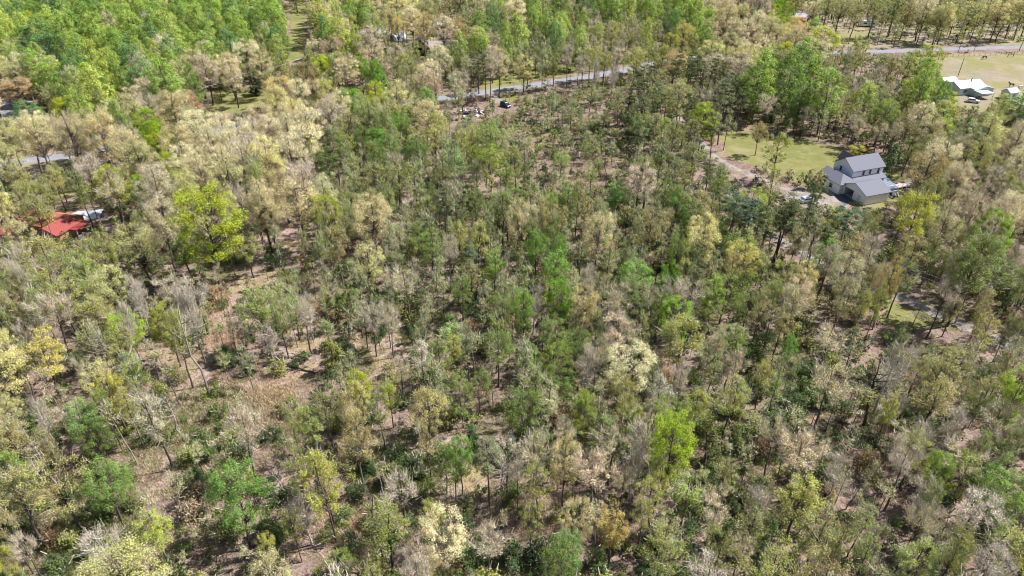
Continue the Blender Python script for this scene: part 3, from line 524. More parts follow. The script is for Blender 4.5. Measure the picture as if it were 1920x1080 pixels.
for n in range(90000):
    y = Y0+(Y1-Y0)*rnd.rand()**0.8; half = (y*CP+CAM_H*SP)*0.75*1.09+6
    x = rnd.uniform(-half, half)
    u0, v0, _ = proj(x, y, 9)
    ri, ci = cell_of(u0+rnd.normal(0, 18), v0+rnd.normal(0, 14))
    mix = CELLS[ri][ci]; k = mix[int(patch(x, y, 3, 0.06)*len(mix))] if rnd.rand() < 0.6 else mix[rnd.randint(len(mix))]
    if ri >= 4 and rnd.rand() < 0.16: k = 'KBKP'[rnd.randint(4)]
    if 2 <= ri <= 6 and 5 <= ci <= 12 and rnd.rand() < 0.17: k = 'MMS'[rnd.randint(3)]
    if v0 < -25 and k in 'KH': continue
    if k == 'G' and ri >= 2: k = 'M'
    f = rnd.rand(); h = HR[k][0]+(HR[k][1]-HR[k][0])*f; w = (WR[k][0]+(WR[k][1]-WR[k][0])*np.clip(f+rnd.normal(0, .25), 0, 1))
    if k == 'T' and ri >= 4: w *= 0.86; h *= 0.82
    if ri in (1, 2) and ci in (8, 9) and rnd.rand() < 0.75: w *= 0.7; h *= 0.5
    if ri >= 3: w *= SZ*rnd.uniform(0.7, 1.32); h *= rnd.uniform(0.78, 1.12)
    u, v, d = proj(x, y, h*(SPEC[k][2]+1)/2)
    rr = {'K': 2.0, 'H': 2.2, 'C': 2.6}.get(k, w*(0.72 if k == 'G' else rnd.uniform(0.66, 0.84) if k == 'T' else rnd.uniform(0.5, 0.85)))
    if near(x, y, rr): continue
    if rnd.rand() > DENS[ri][ci]*(0.72 if ri >= 5 and 1 < ci < 8 else 0.84 if ri >= 5 else 0.92 if ri >= 3 else 1): occupy(x, y, 2.2) if rnd.rand() < 0.5 else None; continue
    if hides(x, y, h, w, SPEC[k][2]): continue
    if blocked(x, y): continue
    occupy(x, y, rr); add_plant(k, x, y, h, w, pick_tint(k, None, (x, y) if rnd.rand() < (0.4 if k == 'G' else 0.75) else None)); plants[-1]['thin'] = ri >= 4
# shrubs and undergrowth on the forest floor
SH = {}
ns = 0
for n in range(30000):
    y = Y0+2+(430-Y0)*rnd.rand()**1.15; half = (y*CP+CAM_H*SP)*0.75*1.05+3; x = rnd.uniform(-half, half)
    u, v, d = proj(x, y, 0.8); ri, ci = cell_of(u, v)
    f = rnd.rand()**1.6; h = 0.8+3.0*f; w = h*rnd.uniform(1.0, 1.7)
    key = (int(x//2), int(y//2))
    if key in SH: continue
    if rnd.rand() > (0.7 if ri >= 5 and ci < 8 else 1)*(0.38+0.35*(0.5+0.5*math.sin(x*0.09+1.3*math.sin(y*0.06))*math.cos(y*0.075+x*0.02))+(0.25 if ri in (1, 2, 3, 4) and 6 < ci < 12 else 0)): continue
    q = (np.abs(CLEAR_PTS[:, 0]-u) < w/2*FOC/d+3) & (np.abs(CLEAR_PTS[:, 1]-v) < h/2*FOC/d+4)
    if q.any() and rnd.rand() < (0.97 if CLEAR_PTS[q, 2].max() >= 1 else 0.75): continue
    if blocked(x, y): continue
    SH[key] = 1; ns += 1
    add_plant('H', x, y, h, w, pick_tint('H'))
print('plants', len(plants), {k: sum(p['k'] == k for p in plants) for k in SPEC})

# ------------------------------------------------------------------ labels: look + what it stands near
LMK = [('white house', 1610, 325), ('open-doored garage', 1615, 368), ('red-roofed house', 105, 425), ('dark blue car', 948, 197), ('junk heap', 880, 215), ('farmhouse', 1810, 165),
       ('utility pole', 388, 190), ('mown powerline strip', 555, 60), ('brick house', 790, 80), ('grazing black horse', 1845, 108), ('gravel lane shade', 1750, 590), ('white camper', 1620, 43), ('blue tarp heap', 160, 400), ('bare leafy clearing', 850, 890), ('trail of orange grass', 505, 750), ('leaf-strewn clearing', 530, 455), ('brushy clearing', 1095, 320), ('gravel yard', 25, 205)]
LMK += [(p['lm'], *proj(p['x'], p['y'], p['h']*(SPEC[p['k']][2]+1)/2)[:2]) for p in plants if p['lm']]
KP = {'T': 'budding tree', 'O': 'leafing tree', 'G': 'poplar', 'L': 'maple', 'M': 'broadleaf tree', 'S': 'slender tree', 'P': 'twiggy hickory', 'B': 'leafless tree', 'D': 'pine', 'C': 'cedar', 'K': 'thin sapling', 'H': 'shrub'}
DIRS = ['right of', 'up and right of', 'uphill beyond', 'up and left of', 'left of', 'down and left of', 'just below', 'down and right of']
ORD = ['first', 'second', 'third', 'fourth', 'fifth', 'sixth', 'seventh', 'eighth', 'ninth', 'tenth', 'eleventh', 'twelfth']
LMA = np.array([(a, b) for _, a, b in LMK])
def cut(t):
    for wd in ('broad ', 'slim ', 'small ', 'tall '):
        if len(t.split()) > 15: t = t.replace(wd, '', 1)
    return t
def make_labels(sel):
    fam = {}
    for p in sel:
        if p['label']: continue
        u, v, d = proj(p['x'], p['y'], p['h']*0.7)
        dd = (LMA[:, 0]-u)**2+((LMA[:, 1]-v)*1.3)**2; dd[[i for i, l in enumerate(LMK) if l[0] == p['lm']]] = 1e9
        i = int(np.argmin(dd)); ang = math.atan2(-(v-LMA[i, 1]), u-LMA[i, 0]); s = int(round(ang/(math.pi/4))) % 8
        f = (p['h']-HR[p['k']][0])/(HR[p['k']][1]-HR[p['k']][0]); wf = p['w']/SPEC[p['k']][1]*SPEC[p['k']][0]/p['h']
        size = 'tall' if f > 0.72 and p['k'] != 'H' else 'small' if f < 0.22 else 'broad' if wf > 1.12 else 'slim' if wf < 0.85 else ''
        key = ((size+' ' if size else '')+(p['word']+' ' if p['word'] else '')+KP[p['k']], DIRS[s], LMK[i][0])
        fam.setdefault(key, []).append((dd[i], p))
    for key, ps in fam.items():
        ps.sort(key=lambda q: q[0])
        for n, (_, p) in enumerate(ps):
            p['label'] = cut(f'{key[0]} {key[1]} the {key[2]}' if len(ps) == 1 else f'{ORD[min(n, 11)]} {key[0]} {key[1]} the {key[2]}')
GROUPS = {'T': 'budding trees with tan crowns', 'O': 'leafing trees with olive crowns', 'G': 'green poplars of the woods', 'L': 'bright yellow-green maples', 'M': 'green broadleaf trees', 'S': 'slender grey-green trees', 'P': 'twiggy pale hickories', 'B': 'leafless grey trees', 'D': 'dark pines', 'C': 'dark cedars', 'K': 'thin saplings', 'H': 'shrubs on the forest floor'}
LIMIT = 300
mass = {k: [] for k in SPEC}
for k in SPEC:
    ps = [(i, p) for i, p in enumerate(plants) if p['k'] == k]; sc = []
    for i, p in ps:
        u, v, d = proj(p['x'], p['y'], p['h']*(SPEC[k][2]+1)/2); r = p['w']/2*FOC/d
        vis = -r*0.5 < u < 1920+r*0.5 and -r*0.5 < v < 1080+r*0.5
        sc.append(((1e6 if i < N_HERO else 0)+(r if vis else 0), vis or i < N_HERO, i))
    sc.sort(reverse=True)
    keep = [i for s_, vis, i in sc[:LIMIT] if vis]; ks = set(keep)
    mass[k] = [p for i, p in ps if i not in ks]
    sel = [plants[i] for i in keep]; make_labels(sel)
    for n, p in enumerate(sel):
        m_ = n % len(VAR[k]); m_ = (m_ | 1) % len(VAR[k]) if (p.get('hero') or k == 'T') and k in 'OPTMSL' else m_ & ~1 if p.get('thin') and k in 'OPMS' else m_; vt, vc = VAR[k][m_]
        e = empty(KNAME[k], (p['x'], p['y'], 0), rnd.rand()*6.283, p['label'], 'shrub' if k == 'H' else 'tree', GROUPS[k])
        sx = p['w']/SPEC[k][1]; e.scale = (sx, sx, p['h']/SPEC[k][0])
        t = bpy.data.objects.new('trunk' if k != 'H' else 'stem', vt); link(t, e)
        bk = BARK.get(k, BARK['T']); c = lin(bk[rnd.randint(len(bk))]); j = rnd.uniform(0.75, 1.25); t.color = (c[0]*j, c[1]*j, c[2]*j, 1)
        cr = bpy.data.objects.new('crown' if k != 'H' else 'foliage', vc); link(cr, e); cr.color = p['c']
MASSNAME = {'T': 'budding_woods', 'O': 'leafing_woods', 'G': 'poplar_woods', 'L': 'maple_woods', 'M': 'broadleaf_woods', 'S': 'slender_woods', 'P': 'hickory_woods', 'B': 'bare_woods', 'D': 'pine_woods', 'C': 'cedar_woods', 'K': 'sapling_woods', 'H': 'undergrowth'}
for k in SPEC:
    if not mass[k]: continue
    V, Q, A, C_, MI, b = [], [], [], [], [], 0
    for n, p in enumerate(mass[k]):
        g = LOW[k][n % 6]; a = rnd.rand()*6.283; ca, sa = math.cos(a), math.sin(a); sx = p['w']/SPEC[k][1]; sz = p['h']/SPEC[k][0]
        M = np.array([[ca*sx, -sa*sx, 0], [sa*sx, ca*sx, 0], [0, 0, sz]]).T
        bk = BARK.get(k, BARK['T']); bc = lin(bk[rnd.randint(len(bk))])
        lc = np.where(g['mi'][:, None] == 1, np.array(lin((188, 176, 158)))[None], np.array(p['c'])[None])
        for v, q, var, col, mi in ((g['wv'], g['wq'], None, np.tile(np.array(bc), (len(g['wq']), 1)), np.ones(len(g['wq']), int)), (g['lv'], g['lq'], g['var'], lc, g['mi'])):
            V.append(v@M+np.array([p['x'], p['y'], 0])); Q.append(q+b); b += len(v)
            A.append(np.full(len(q), 0.5) if var is None else var); C_.append(col); MI.append(mi)
    me = np_mesh(MASSNAME[k], np.concatenate(V), np.concatenate(Q), [NEED_A if k in 'DC' else LEAF_A, BARK_A], np.concatenate(A), np.concatenate(C_), np.concatenate(MI))
    o = link(bpy.data.objects.new(MASSNAME[k], me)); tag(o, 'distant mass of '+GROUPS[k]+' filling the woods', 'undergrowth' if k == 'H' else 'woods', kind='stuff')
    print(MASSNAME[k], len(mass[k]), len(me.polygons))
# ------------------------------------------------------------------ buildings
W_SIDE = solid('white_siding', (238, 240, 242), 0.55, 0.04, 6); ROOF_G = solid('grey_shingle', (108, 108, 120), 0.85, 0.14, 9, 0, 0.3); ROOF_D = solid('dark_shingle', (84, 82, 90), 0.85, 0.15, 9, 0, 0.3)
GLASS = solid('window_glass', (40, 48, 58), 0.12, 0.2, 1); TRIM = solid('white_trim', (226, 228, 230), 0.5, 0.04, 5); DARKIN = solid('dark_interior', (30, 30, 34), 0.9, 0.1)
WOOD = solid('deck_wood', (176, 156, 146), 0.8, 0.15, 4, 0, 0.3); TARP = solid('blue_grey_tarp', (120, 132, 150), 0.55, 0.18, 2, 0, 0.4); CONC = solid('concrete', (176, 172, 168), 0.85, 0.1, 3)
METAL = solid('white_metal_roof', (200, 210, 226), 0.4, 0.05, 5, 0.1); BLUEWALL = solid('pale_blue_wall', (200, 208, 218), 0.6, 0.05, 4); RED = solid('red_metal_roof', (142, 64, 60), 0.5, 0.14, 0.8, 0.1); RUST = solid('rusty_orange_roof', (168, 104, 78), 0.75, 0.25, 1.2)
BRICK = solid('tan_brick', (160, 126, 98), 0.85, 0.15, 8); GREYROOF = solid('pale_grey_roof', (176, 172, 180), 0.7, 0.1, 3); BLACKP = solid('black_rubber', (26, 26, 28), 0.7, 0.1); BROWNROOF = solid('brown_shingle', (150, 134, 128), 0.85, 0.14, 6, 0, 0.3)
POLEW = solid('weathered_pole', (128, 116, 106), 0.85, 0.2, 2); WIRE = solid('wire', (176, 176, 178), 0.5, 0.05); STEEL = solid('grey_steel', (150, 154, 160), 0.4, 0.08, 3, 0.6)
def gable(parent, x0, x1, y0, y1, eave, ridge, axis, wm, rm, over=0.4, z0=0.0, wall=True, th=0.16):
    if axis == 'x':
        m = (y0+y1)/2; poly = [(y0, z0-0.1), (y1, z0-0.1), (y1, eave), (m, ridge), (y0, eave)]; a0, a1, b0, b1 = x0, x1, y0, y1
    else:
        m = (x0+x1)/2; poly = [(x0, z0-0.1), (x1, z0-0.1), (x1, eave), (m, ridge), (x0, eave)]; a0, a1, b0, b1 = y0, y1, x0, x1
    w = MB().prism(poly, axis, a0, a1).build('wall', wm, parent) if wall else None
    sl_ = (ridge-eave)/((b1-b0)/2); e = eave-sl_*over
    chev = [(b0-over, e+0.03), (m, ridge+0.03), (b1+over, e+0.03), (b1+over, e+0.03+th), (m, ridge+0.03+th), (b0-over, e+0.03+th)]
    r = MB().prism(chev, axis, a0-over, a1+over).build('roof', rm, parent)
    return w, r
def hip(parent, x0, x1, y0, y1, eave, ridge, inset, wm, rm, over=0.4):
    w = MB().box(x0, x1, y0, y1, -0.1, eave).build('wall', wm, parent)
    X0, X1, Y0_, Y1_ = x0-over, x1+over, y0-over, y1+over; m = (X0+X1)/2
    top = [(X0, Y0_, eave+.15), (X1, Y0_, eave+.15), (X1, Y1_, eave+.15), (X0, Y1_, eave+.15), (m, Y0_+inset, ridge), (m, Y1_-0.01, ridge)]
    bot = [(a, b, eave+.01) for a, b, c in top[:4]]
    r = MB().add(top+bot, [(0, 1, 4), (1, 2, 5, 4), (2, 3, 5), (3, 0, 4, 5), (9, 8, 7, 6), (0, 6, 7, 1), (1, 7, 8, 2), (2, 8, 9, 3), (3, 9, 6, 0)]).build('roof', rm, parent)
    return w, r
def window(parent, face, a, off, z, w, h, panes=1):
    """face: 'f' front (-y) or 'l' left (-x); a position along the wall, off the wall's own coordinate"""
    f = MB(); g = MB(); t = 0.09
    def b(mb, a0, a1, z0, z1, d0, d1):
        if face == 'f': mb.box(a0, a1, off-d1, off-d0, z0, z1)
        else: mb.box(off-d1, off-d0, a0, a1, z0, z1)
    b(f, a-w/2-t, a+w/2+t, z+h/2, z+h/2+t, 0.003, 0.07); b(f, a-w/2-t, a+w/2+t, z-h/2-t, z-h/2, 0.003, 0.09)
    b(f, a-w/2-t, a-w/2, z-h/2, z+h/2, 0.003, 0.07); b(f, a+w/2, a+w/2+t, z-h/2, z+h/2, 0.003, 0.07)
    for k in range(1, panes): b(f, a-w/2+w*k/panes-t/2, a-w/2+w*k/panes+t/2, z-h/2, z+h/2, 0.006, 0.06)
    b(f, a-w/2, a+w/2, z-0.03, z+0.03, 0.03, 0.055)
    fo = f.build('window', TRIM, parent); b(g, a-w/2, a+w/2, z-h/2, z+h/2, 0.003, 0.03); g.build('pane', GLASS, fo)
HR_ = math.radians(20)
hs = empty('farm_house', (96.9, 178.6, 0), HR_, 'white two-storey house with grey roof and low wings beside the lawn', 'house')
gable(hs, -5.3, 5.3, -3.6, 3.6, 5.4, 7.7, 'x', W_SIDE, ROOF_G)
hip(hs, -10.6, -5.302, -5.4, 3.0, 2.8, 4.7, 3.0, W_SIDE, ROOF_G)
lw = MB().box(-5.302, 5.0, -5.2, -3.602, -0.1, 2.72).build('wall', W_SIDE, hs)
MB().prism([(-5.6, 2.62), (-3.602, 3.3), (-3.602, 3.46), (-5.6, 2.78)], 'x', -5.25, 5.4).build('roof', ROOF_G, hs)
gable(hs, -3.4, -0.8, 0.5, 4.4, 6.2, 7.7, 'y', ROOF_D, ROOF_D, 0.3, 5.6)
for a in (-1.6, 0.7, 3.6): window(hs, 'f', a, -3.6, 4.25, 0.8, 1.35)
window(hs, 'f', -2.6, -5.2, 1.6, 0.9, 1.1); window(hs, 'f', 3.1, -5.2, 1.35, 3.0, 1.8, 4); window(hs, 'l', 0.9, -5.3, 4.5, 0.8, 1.2); window(hs, 'l', -2.2, -10.6, 1.5, 1.1, 1.2)
MB().box(5.302, 7.6, -3.4, 0.6, 2.55, 2.75).build('porch_roof', ROOF_G, hs)
for y in (-3.2, 0.4): MB().box(7.3, 7.45, y-0.07, y+0.07, 0, 2.55).build('post', TRIM, hs)
MB().box(-0.9, 0.05, -5.28, -5.203, 0.15, 2.15).build('door', TRIM, hs)
MB().tube([(2.4, 1.2, 6.6), (2.4, 1.2, 7.7)], [.12, .12], 8).build('vent_pipe', STEEL, hs)
gr = empty('garage', (95.2, 168.4, 0), HR_, 'white gabled garage with its wide door open, below the two-storey house', 'garage')
wl = MB(); wl.prism([(-4.1, -0.1), (0.2, -0.1), (0.2, 2.35), (3.3, 2.35), (3.3, -0.1), (4.1, -0.1), (4.1, 2.8), (0, 4.5), (-4.1, 2.8)], 'x', -3.9, -3.72)
wl.prism([(-4.1, -0.1), (4.1, -0.1), (4.1, 2.8), (0, 4.5), (-4.1, 2.8)], 'x', 3.72, 3.9); wl.box(-3.72, 3.72, -4.1, -3.93, -0.1, 2.8); wl.box(-3.72, 3.72, 3.93, 4.1, -0.1, 2.8)
wl.build('wall', W_SIDE, gr); MB().box(-3.72, 3.72, -3.93, 3.93, 0.0, 0.08).build('floor_slab', CONC, gr)
gable(gr, -3.9, 3.9, -4.1, 4.1, 2.8, 4.5, 'x', W_SIDE, ROOF_G, 0.4, 0, False)
MB().box(-3.97, -3.903, -2.4, -1.4, 0.05, 2.1).build('door', BLUEWALL, gr)
MB().box(-3.97, -3.903, -0.1, 3.6, 2.36, 2.5).build('door_track', TRIM, gr)
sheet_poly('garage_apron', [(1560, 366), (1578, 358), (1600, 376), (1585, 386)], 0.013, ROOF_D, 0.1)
dk = empty('wooden_deck', (97, 178.5, 0), HR_, 'raised wooden deck with white railings at the front corner of the two-storey house', 'deck')
MB().box(3.2, 12.0, -8.6, -5.62, 0.55, 0.7).build('deck_floor', WOOD, dk)
for x in np.arange(3.3, 12, 1.72): MB().box(x-.06, x+.06, -8.55, -8.43, -0.05, 1.6).build('post', TRIM, dk)
MB().box(3.2, 12, -8.54, -8.44, 1.6, 1.68).build('railing', TRIM, dk)
MB().box(11.9, 12, -8.43, -5.7, 1.6, 1.68).build('railing', TRIM, dk)
pl = [G(*p, 1.1) for p in ((1646, 341), (1664, 333), (1686, 354), (1676, 360))]; pc = sum(pl, Vector())/4
po = empty('covered_pool', (pc.x, pc.y, 0), 0, 'raised pool under a ribbed blue-grey cover beside the wooden deck', 'pool')
lp = [(p.x-pc.x, p.y-pc.y) for p in pl]
MB().prism(lp, 'z', 0, 1.0).build('pool_wall', TRIM, po)
cv = MB().prism([(x*1.04, y*1.04) for x, y in lp], 'z', 1.003, 1.12)
cv.build('cover', TARP, po)
for t in np.linspace(.1, .9, 7):
    a = Vector(lp[0]).lerp(Vector(lp[3]), t); b = Vector(lp[1]).lerp(Vector(lp[2]), t)
    MB().tube([(a.x, a.y, 1.14), ((a.x+b.x)/2, (a.y+b.y)/2, 1.2), (b.x, b.y, 1.14)], [.07, .09, .07], 6).build('rib', STEEL, po)
def heap(name, px, py, n, rad, cols, label, cat, seed):
    r = np.random.RandomState(seed); c = G(px, py); h = empty(name, (c.x, c.y, 0), 0, label, cat)
    for i in range(n):
        m = MB(); x, y = r.normal(0, rad*0.45, 2); z = max(0.15, 1.2*(1-math.hypot(x, y)/rad))*r.rand()+.1
        L, W, T = (r.uniform(1.2, 3.6), r.uniform(.12, .5), r.uniform(.06, .2)) if i % 3 else (r.uniform(.5, 1.3), r.uniform(.5, 1.1), r.uniform(.3, .8))
        m.box(-L/2, L/2, -W/2, W/2, -T/2, T/2); o = m.build('plank' if i % 3 else 'crate', cols[i % len(cols)], h, 0.02)
        o.location = (x, y, z); o.rotation_euler = (r.normal(0, .25), r.normal(0, .25), r.rand()*6.28)
    return h
WHITEJ = solid('bleached_board', (206, 202, 204), 0.8, 0.15); DARKJ = solid('charred_board', (52, 44, 52), 0.85, 0.2); GREYJ = solid('grey_junk', (120, 112, 118), 0.8, 0.2)
heap('debris_pile', 880, 214, 48, 6.5, [DARKJ, GREYJ, DARKJ, WHITEJ], 'dark junk heap of boards and scrap beside the parked blue car', 'debris', 3)
heap('scrap_pile', 1672, 366, 16, 2.2, [GREYJ, WHITEJ, DARKJ], 'low scrap pile at the foot of the covered pool', 'debris', 8)
heap('lumber_pile', 150, 444, 10, 2.2, [WHITEJ, GREYJ], 'pale lumber pile at the porch of the red-roofed house', 'debris', 5)
# white metal-roofed farmhouse by the pasture
p = G(1808, 172); fh = empty('ranch_house', (p.x, p.y, 0), math.radians(14), 'low white metal-roofed farmhouse beside the horse pasture', 'house')
gable(fh, -6.2, 5.0, -3.6, 4.0, 2.8, 4.3, 'x', BLUEWALL, METAL); gable(fh, -1.2, 6.6, -6.2, -3.602, 2.5, 3.6, 'y', BLUEWALL, METAL)
gable(fh, -5.5, 0.0, 4.3, 9.0, 2.6, 3.8, 'x', BLUEWALL, METAL)
window(fh, 'f', -3.6, -3.6, 1.5, 1.6, 1.0, 2); window(fh, 'f', 1.2, -6.2, 1.5, 1.0, 1.0)
MB().box(3.6, 4.5, -6.28, -6.203, .05, 2.1).build('door', TRIM, fh); MB().tube([(0.4, -1.0, 3.8), (0.4, -1.0, 5.4)], [.18, .18], 8).build('chimney', BLACKP, fh)
p = G(1836, 184); cp = empty('carport', (p.x+1, p.y, 0), math.radians(8), 'flat white carport roof on posts beside the metal-roofed farmhouse', 'carport')
MB().box(-2.6, 2.6, -2.2, 2.2, 2.3, 2.45).build('roof', METAL, cp)
for x in (-2.4, 2.4):
    for y in (-2, 2): MB().box(x-.06, x+.06, y-.06, y+.06, -.05, 2.3).build('post', STEEL, cp)
def shed(px, py, rz, w, d, e, r, wm, rm, label):
    p = G(px, py); s = empty('shed', (p.x, p.y, 0), math.radians(rz), label, 'shed'); gable(s, -w/2, w/2, -d/2, d/2, e, r, 'x', wm, rm, .25)
    MB().box(-.45, .45, -d/2-.07, -d/2-.003, .05, min(2, e-.2)).build('door', GREYJ, s); return s
shed(1890, 184, 20, 4.5, 3.6, 2.6, 3.7, BLUEWALL, GREYROOF, 'small pale grey-roofed shed between the pasture horses and a dark green tree')
shed(1500, 40, -35, 7, 6, 2.7, 4.0, BRICK, GREYROOF, 'grey-roofed shed at the edge of the far yard, half behind tan trees')
shed(700, 72, 12, 12, 9, 3.2, 4.6, W_SIDE, METAL, 'large white-roofed outbuilding behind pale trees near the brick house')
shed(814, 68, 10, 2.6, 2.2, 1.7, 2.4, DARKJ, METAL, 'tiny dark hut with white roof in the yard behind the brick house')
shed(826, 52, -8, 3.2, 2.4, 1.8, 2.6, DARKJ, METAL, 'dark hut with white roof farthest up the brick-house yard under trees')
p = G(745, 74); qd = empty('quonset_hut', (p.x, p.y, 0), math.radians(60), 'white round-topped storage hut beside the brick house', 'hut')
arc = [(3*math.cos(a), 3.2*math.sin(a)) for a in np.linspace(0, math.pi, 14)]
MB().prism(arc, 'x', -4, 4).build('shell', METAL, qd, smooth=False); MB().box(-4.08, -4.003, -1, 1, .02, 2.2).build('door', GREYJ, qd)
p = G(822, 98); bh = empty('brick_house', (p.x, p.y, 0), math.radians(8), 'long brick house with brown-grey roof and a steep dark gable under the trees', 'house')
gable(bh, -4, 9, -4.5, 4.5, 2.9, 5.0, 'x', BRICK, BROWNROOF); gable(bh, -11.5, -4.002, -5.5, 5.5, 3.2, 6.8, 'y', DARKJ, ROOF_D)
for a in (0, 3.5, 7): window(bh, 'f', a, -4.5, 1.6, 1.2, 1.1, 2)
window(bh, 'f', -7.8, -5.5, 4.2, 1.0, 1.1); MB().box(4.5, 5.3, .2, 1.0, 4.6, 6.2).build('chimney', BRICK, bh)
# red-roofed house at the wood's left edge
p = G(104, 434); rh = empty('red_roof_house', (p.x, p.y, 0), math.radians(-12), 'red-roofed house, rusty orange at one end, under pale trees', 'house')
gable(rh, -7.6, 5.2, -2.4, 4.4, 2.7, 4.4, 'x', BRICK, RUST); gable(rh, 0.4, 6.6, -5.8, 1.0, 2.7, 4.3, 'y', BRICK, RED)
MB().box(5.6, 8.8, -2.2, 2.6, 2.35, 2.5).build('porch_roof', RED, rh)
for y in (-2, 2.4): MB().box(8.5, 8.64, y-.07, y+.07, -.05, 2.35).build('post', TRIM, rh)
window(rh, 'f', 3.5, -5.8, 1.5, 1.3, 1.1, 2); window(rh, 'f', -4.4, -2.4, 1.5, 1.2, 1.1, 2); MB().box(-1.6, -.7, -2.48, -2.403, .05, 2.1).build('door', TRIM, rh)
p = G(4, 448); r2 = empty('red_roof_shed', (p.x, p.y, 0), math.radians(28), 'small building with a bright red roof at the wood edge west of the red-roofed house', 'shed')
gable(r2, -4, 3.6, -2.6, 2.6, 2.4, 3.5, 'x', GREYJ, RED); MB().box(-.5, .5, -2.68, -2.603, .05, 2).build('door', TRIM, r2)
# crumpled tarp over a heap
p = G(160, 404); v = []; f = []; r = np.random.RandomState(4); nx, ny = 18, 12
for i in range(nx):
    for j in range(ny):
        u_, w_ = i/(nx-1)-.5, j/(ny-1)-.5; e = max(0, 1-(2*u_)**4)*max(0, 1-(2*w_)**4)
        v.append((u_*7.5+r.normal(0, .09), w_*5.5+r.normal(0, .09), e*(.45+.25*math.sin(5*u_+7*w_)+r.normal(0, .09))+.02))
for i in range(nx-1):
    for j in range(ny-1): f.append((i*ny+j, (i+1)*ny+j, (i+1)*ny+j+1, i*ny+j+1))
tp_ = MB().add(v, f).build('tarp', solid('crumpled_tarp', (186, 190, 204), 0.5, 0.2, 0.8), None, smooth=True); tp_.location = (p.x, p.y, 0); tp_.rotation_euler = (0, 0, .35)
sm = tp_.modifiers.new('thickness', 'SOLIDIFY'); sm.thickness = 0.03
tag(tp_, 'crumpled pale blue-grey tarp spread on the ground behind the red-roofed house', 'tarp')
# ------------------------------------------------------------------ vehicles
def car(px, py, rz, paint, label, boxy=False, cat='car', name='parked_car'):
    p = G(px, py); c = empty(name, (p.x, p.y, 0), math.radians(rz), label, cat)
    low = [(-2.2, .35), (2.2, .35), (2.25, .62), (2.1, .86), (1.0, .98), (-1.9, 1.0), (-2.2, .9)]
    MB().prism(low, 'y', -.88, .88).build('body', paint, c, 0.07)
    top = [(-1.95, 1.0), (1.0, .98), (.35, 1.5), (-1.5, 1.56)] if not boxy else [(-2.1, 1.0), (1.1, .98), (.6, 1.72), (-2.0, 1.75)]
    MB().prism([(x, z) for x, z in top], 'y', -.76, .76).build('roof', paint, c, 0.06)
    gl = [(top[0][0]+.22, 1.04), (top[1][0]-.18, 1.03), (top[2][0]-.05, top[2][1]-.1), (top[3][0]+.08, top[3][1]-.1)]
    MB().prism(gl, 'y', -.775, .775).build('side_window', GLASS, c)
    a, b = top[1], top[2]; MB().add([(a[0]+.02, -.66, a[1]+.04), (a[0]+.02, .66, a[1]+.04), (b[0]+.05, .6, b[1]-.05), (b[0]+.05, -.6, b[1]-.05), (a[0]-.04, -.66, a[1]+.04), (a[0]-.04, .66, a[1]+.04), (b[0]-.01, .6, b[1]-.05), (b[0]-.01, -.6, b[1]-.05)], [(0, 1, 2, 3), (7, 6, 5, 4), (0, 4, 5, 1), (1, 5, 6, 2), (2, 6, 7, 3), (3, 7, 4, 0)]).build('windscreen', GLASS, c)
    for x in (-1.35, 1.4):
        for y in (-.86, .86):
            w = MB().tube([(x, y-.1, .33), (x, y-.099, .33), (x, y+.099, .33), (x, y+.1, .33)], [.05, .33, .33, .05], 14).build('wheel', BLACKP, c)
            s_ = 1 if y > 0 else -1; MB().tube([(x, y+s_*.101, .33), (x, y+s_*.102, .33), (x, y+s_*.112, .33)], [.01, .2, .17], 12).build('rim', STEEL, w)
    for y in (-.6, .6): MB().box(2.2, 2.27, y-.17, y+.17, .6, .74).build('headlight', TRIM, c)
    return c
car(948, 200, -50, solid('dark_blue_paint', (32, 48, 92), 0.25, 0.05, 1), 'dark blue car parked on the track below the road, beside the junk heap', True)
car(1823, 192, -25, solid('white_paint', (228, 230, 234), 0.3, 0.03, 1), 'white car parked on the grass in front of the metal-roofed farmhouse')
car(1514, 379, 15, solid('silver_paint', (196, 204, 216), 0.3, 0.03, 1), 'silver car parked behind thin trees near the open garage')
car(862, 80, 10, solid('mauve_paint', (140, 130, 160), 0.3, 0.03, 1), 'greyish purple car parked in front of the long brick house')
p = G(1628, 50); rv = empty('camper_trailer', (p.x, p.y, 0), math.radians(-12), 'white camper trailer parked under dark trees in the far yard', 'camper')
CW = solid('camper_white', (226, 230, 232), 0.4, 0.04, 2)
MB().prism([(-4, .6), (3.6, .6), (4.1, 1.4), (3.7, 2.9), (-4, 2.95)], 'y', -1.25, 1.25).build('body', CW, rv, 0.15)
MB().box(-3, -1.2, -1.28, -1.253, 1.5, 2.2).build('window', GLASS, rv); MB().box(.6, 2.4, -1.28, -1.253, 1.5, 2.2).build('window', GLASS, rv); MB().box(-.6, .1, -1.28, -1.253, .7, 2.4).build('door', GREYROOF, rv)
for x in (-.9, .3):
    for y in (-1.2, 1.2): MB().tube([(x, y-.1, .36), (x, y-.099, .36), (x, y+.099, .36), (x, y+.1, .36)], [.05, .36, .36, .05], 12).build('wheel', BLACKP, rv)
MB().tube([(4, 0, .6), (5.3, 0, .5)], [.07, .07], 6).build('tow_bar', STEEL, rv)
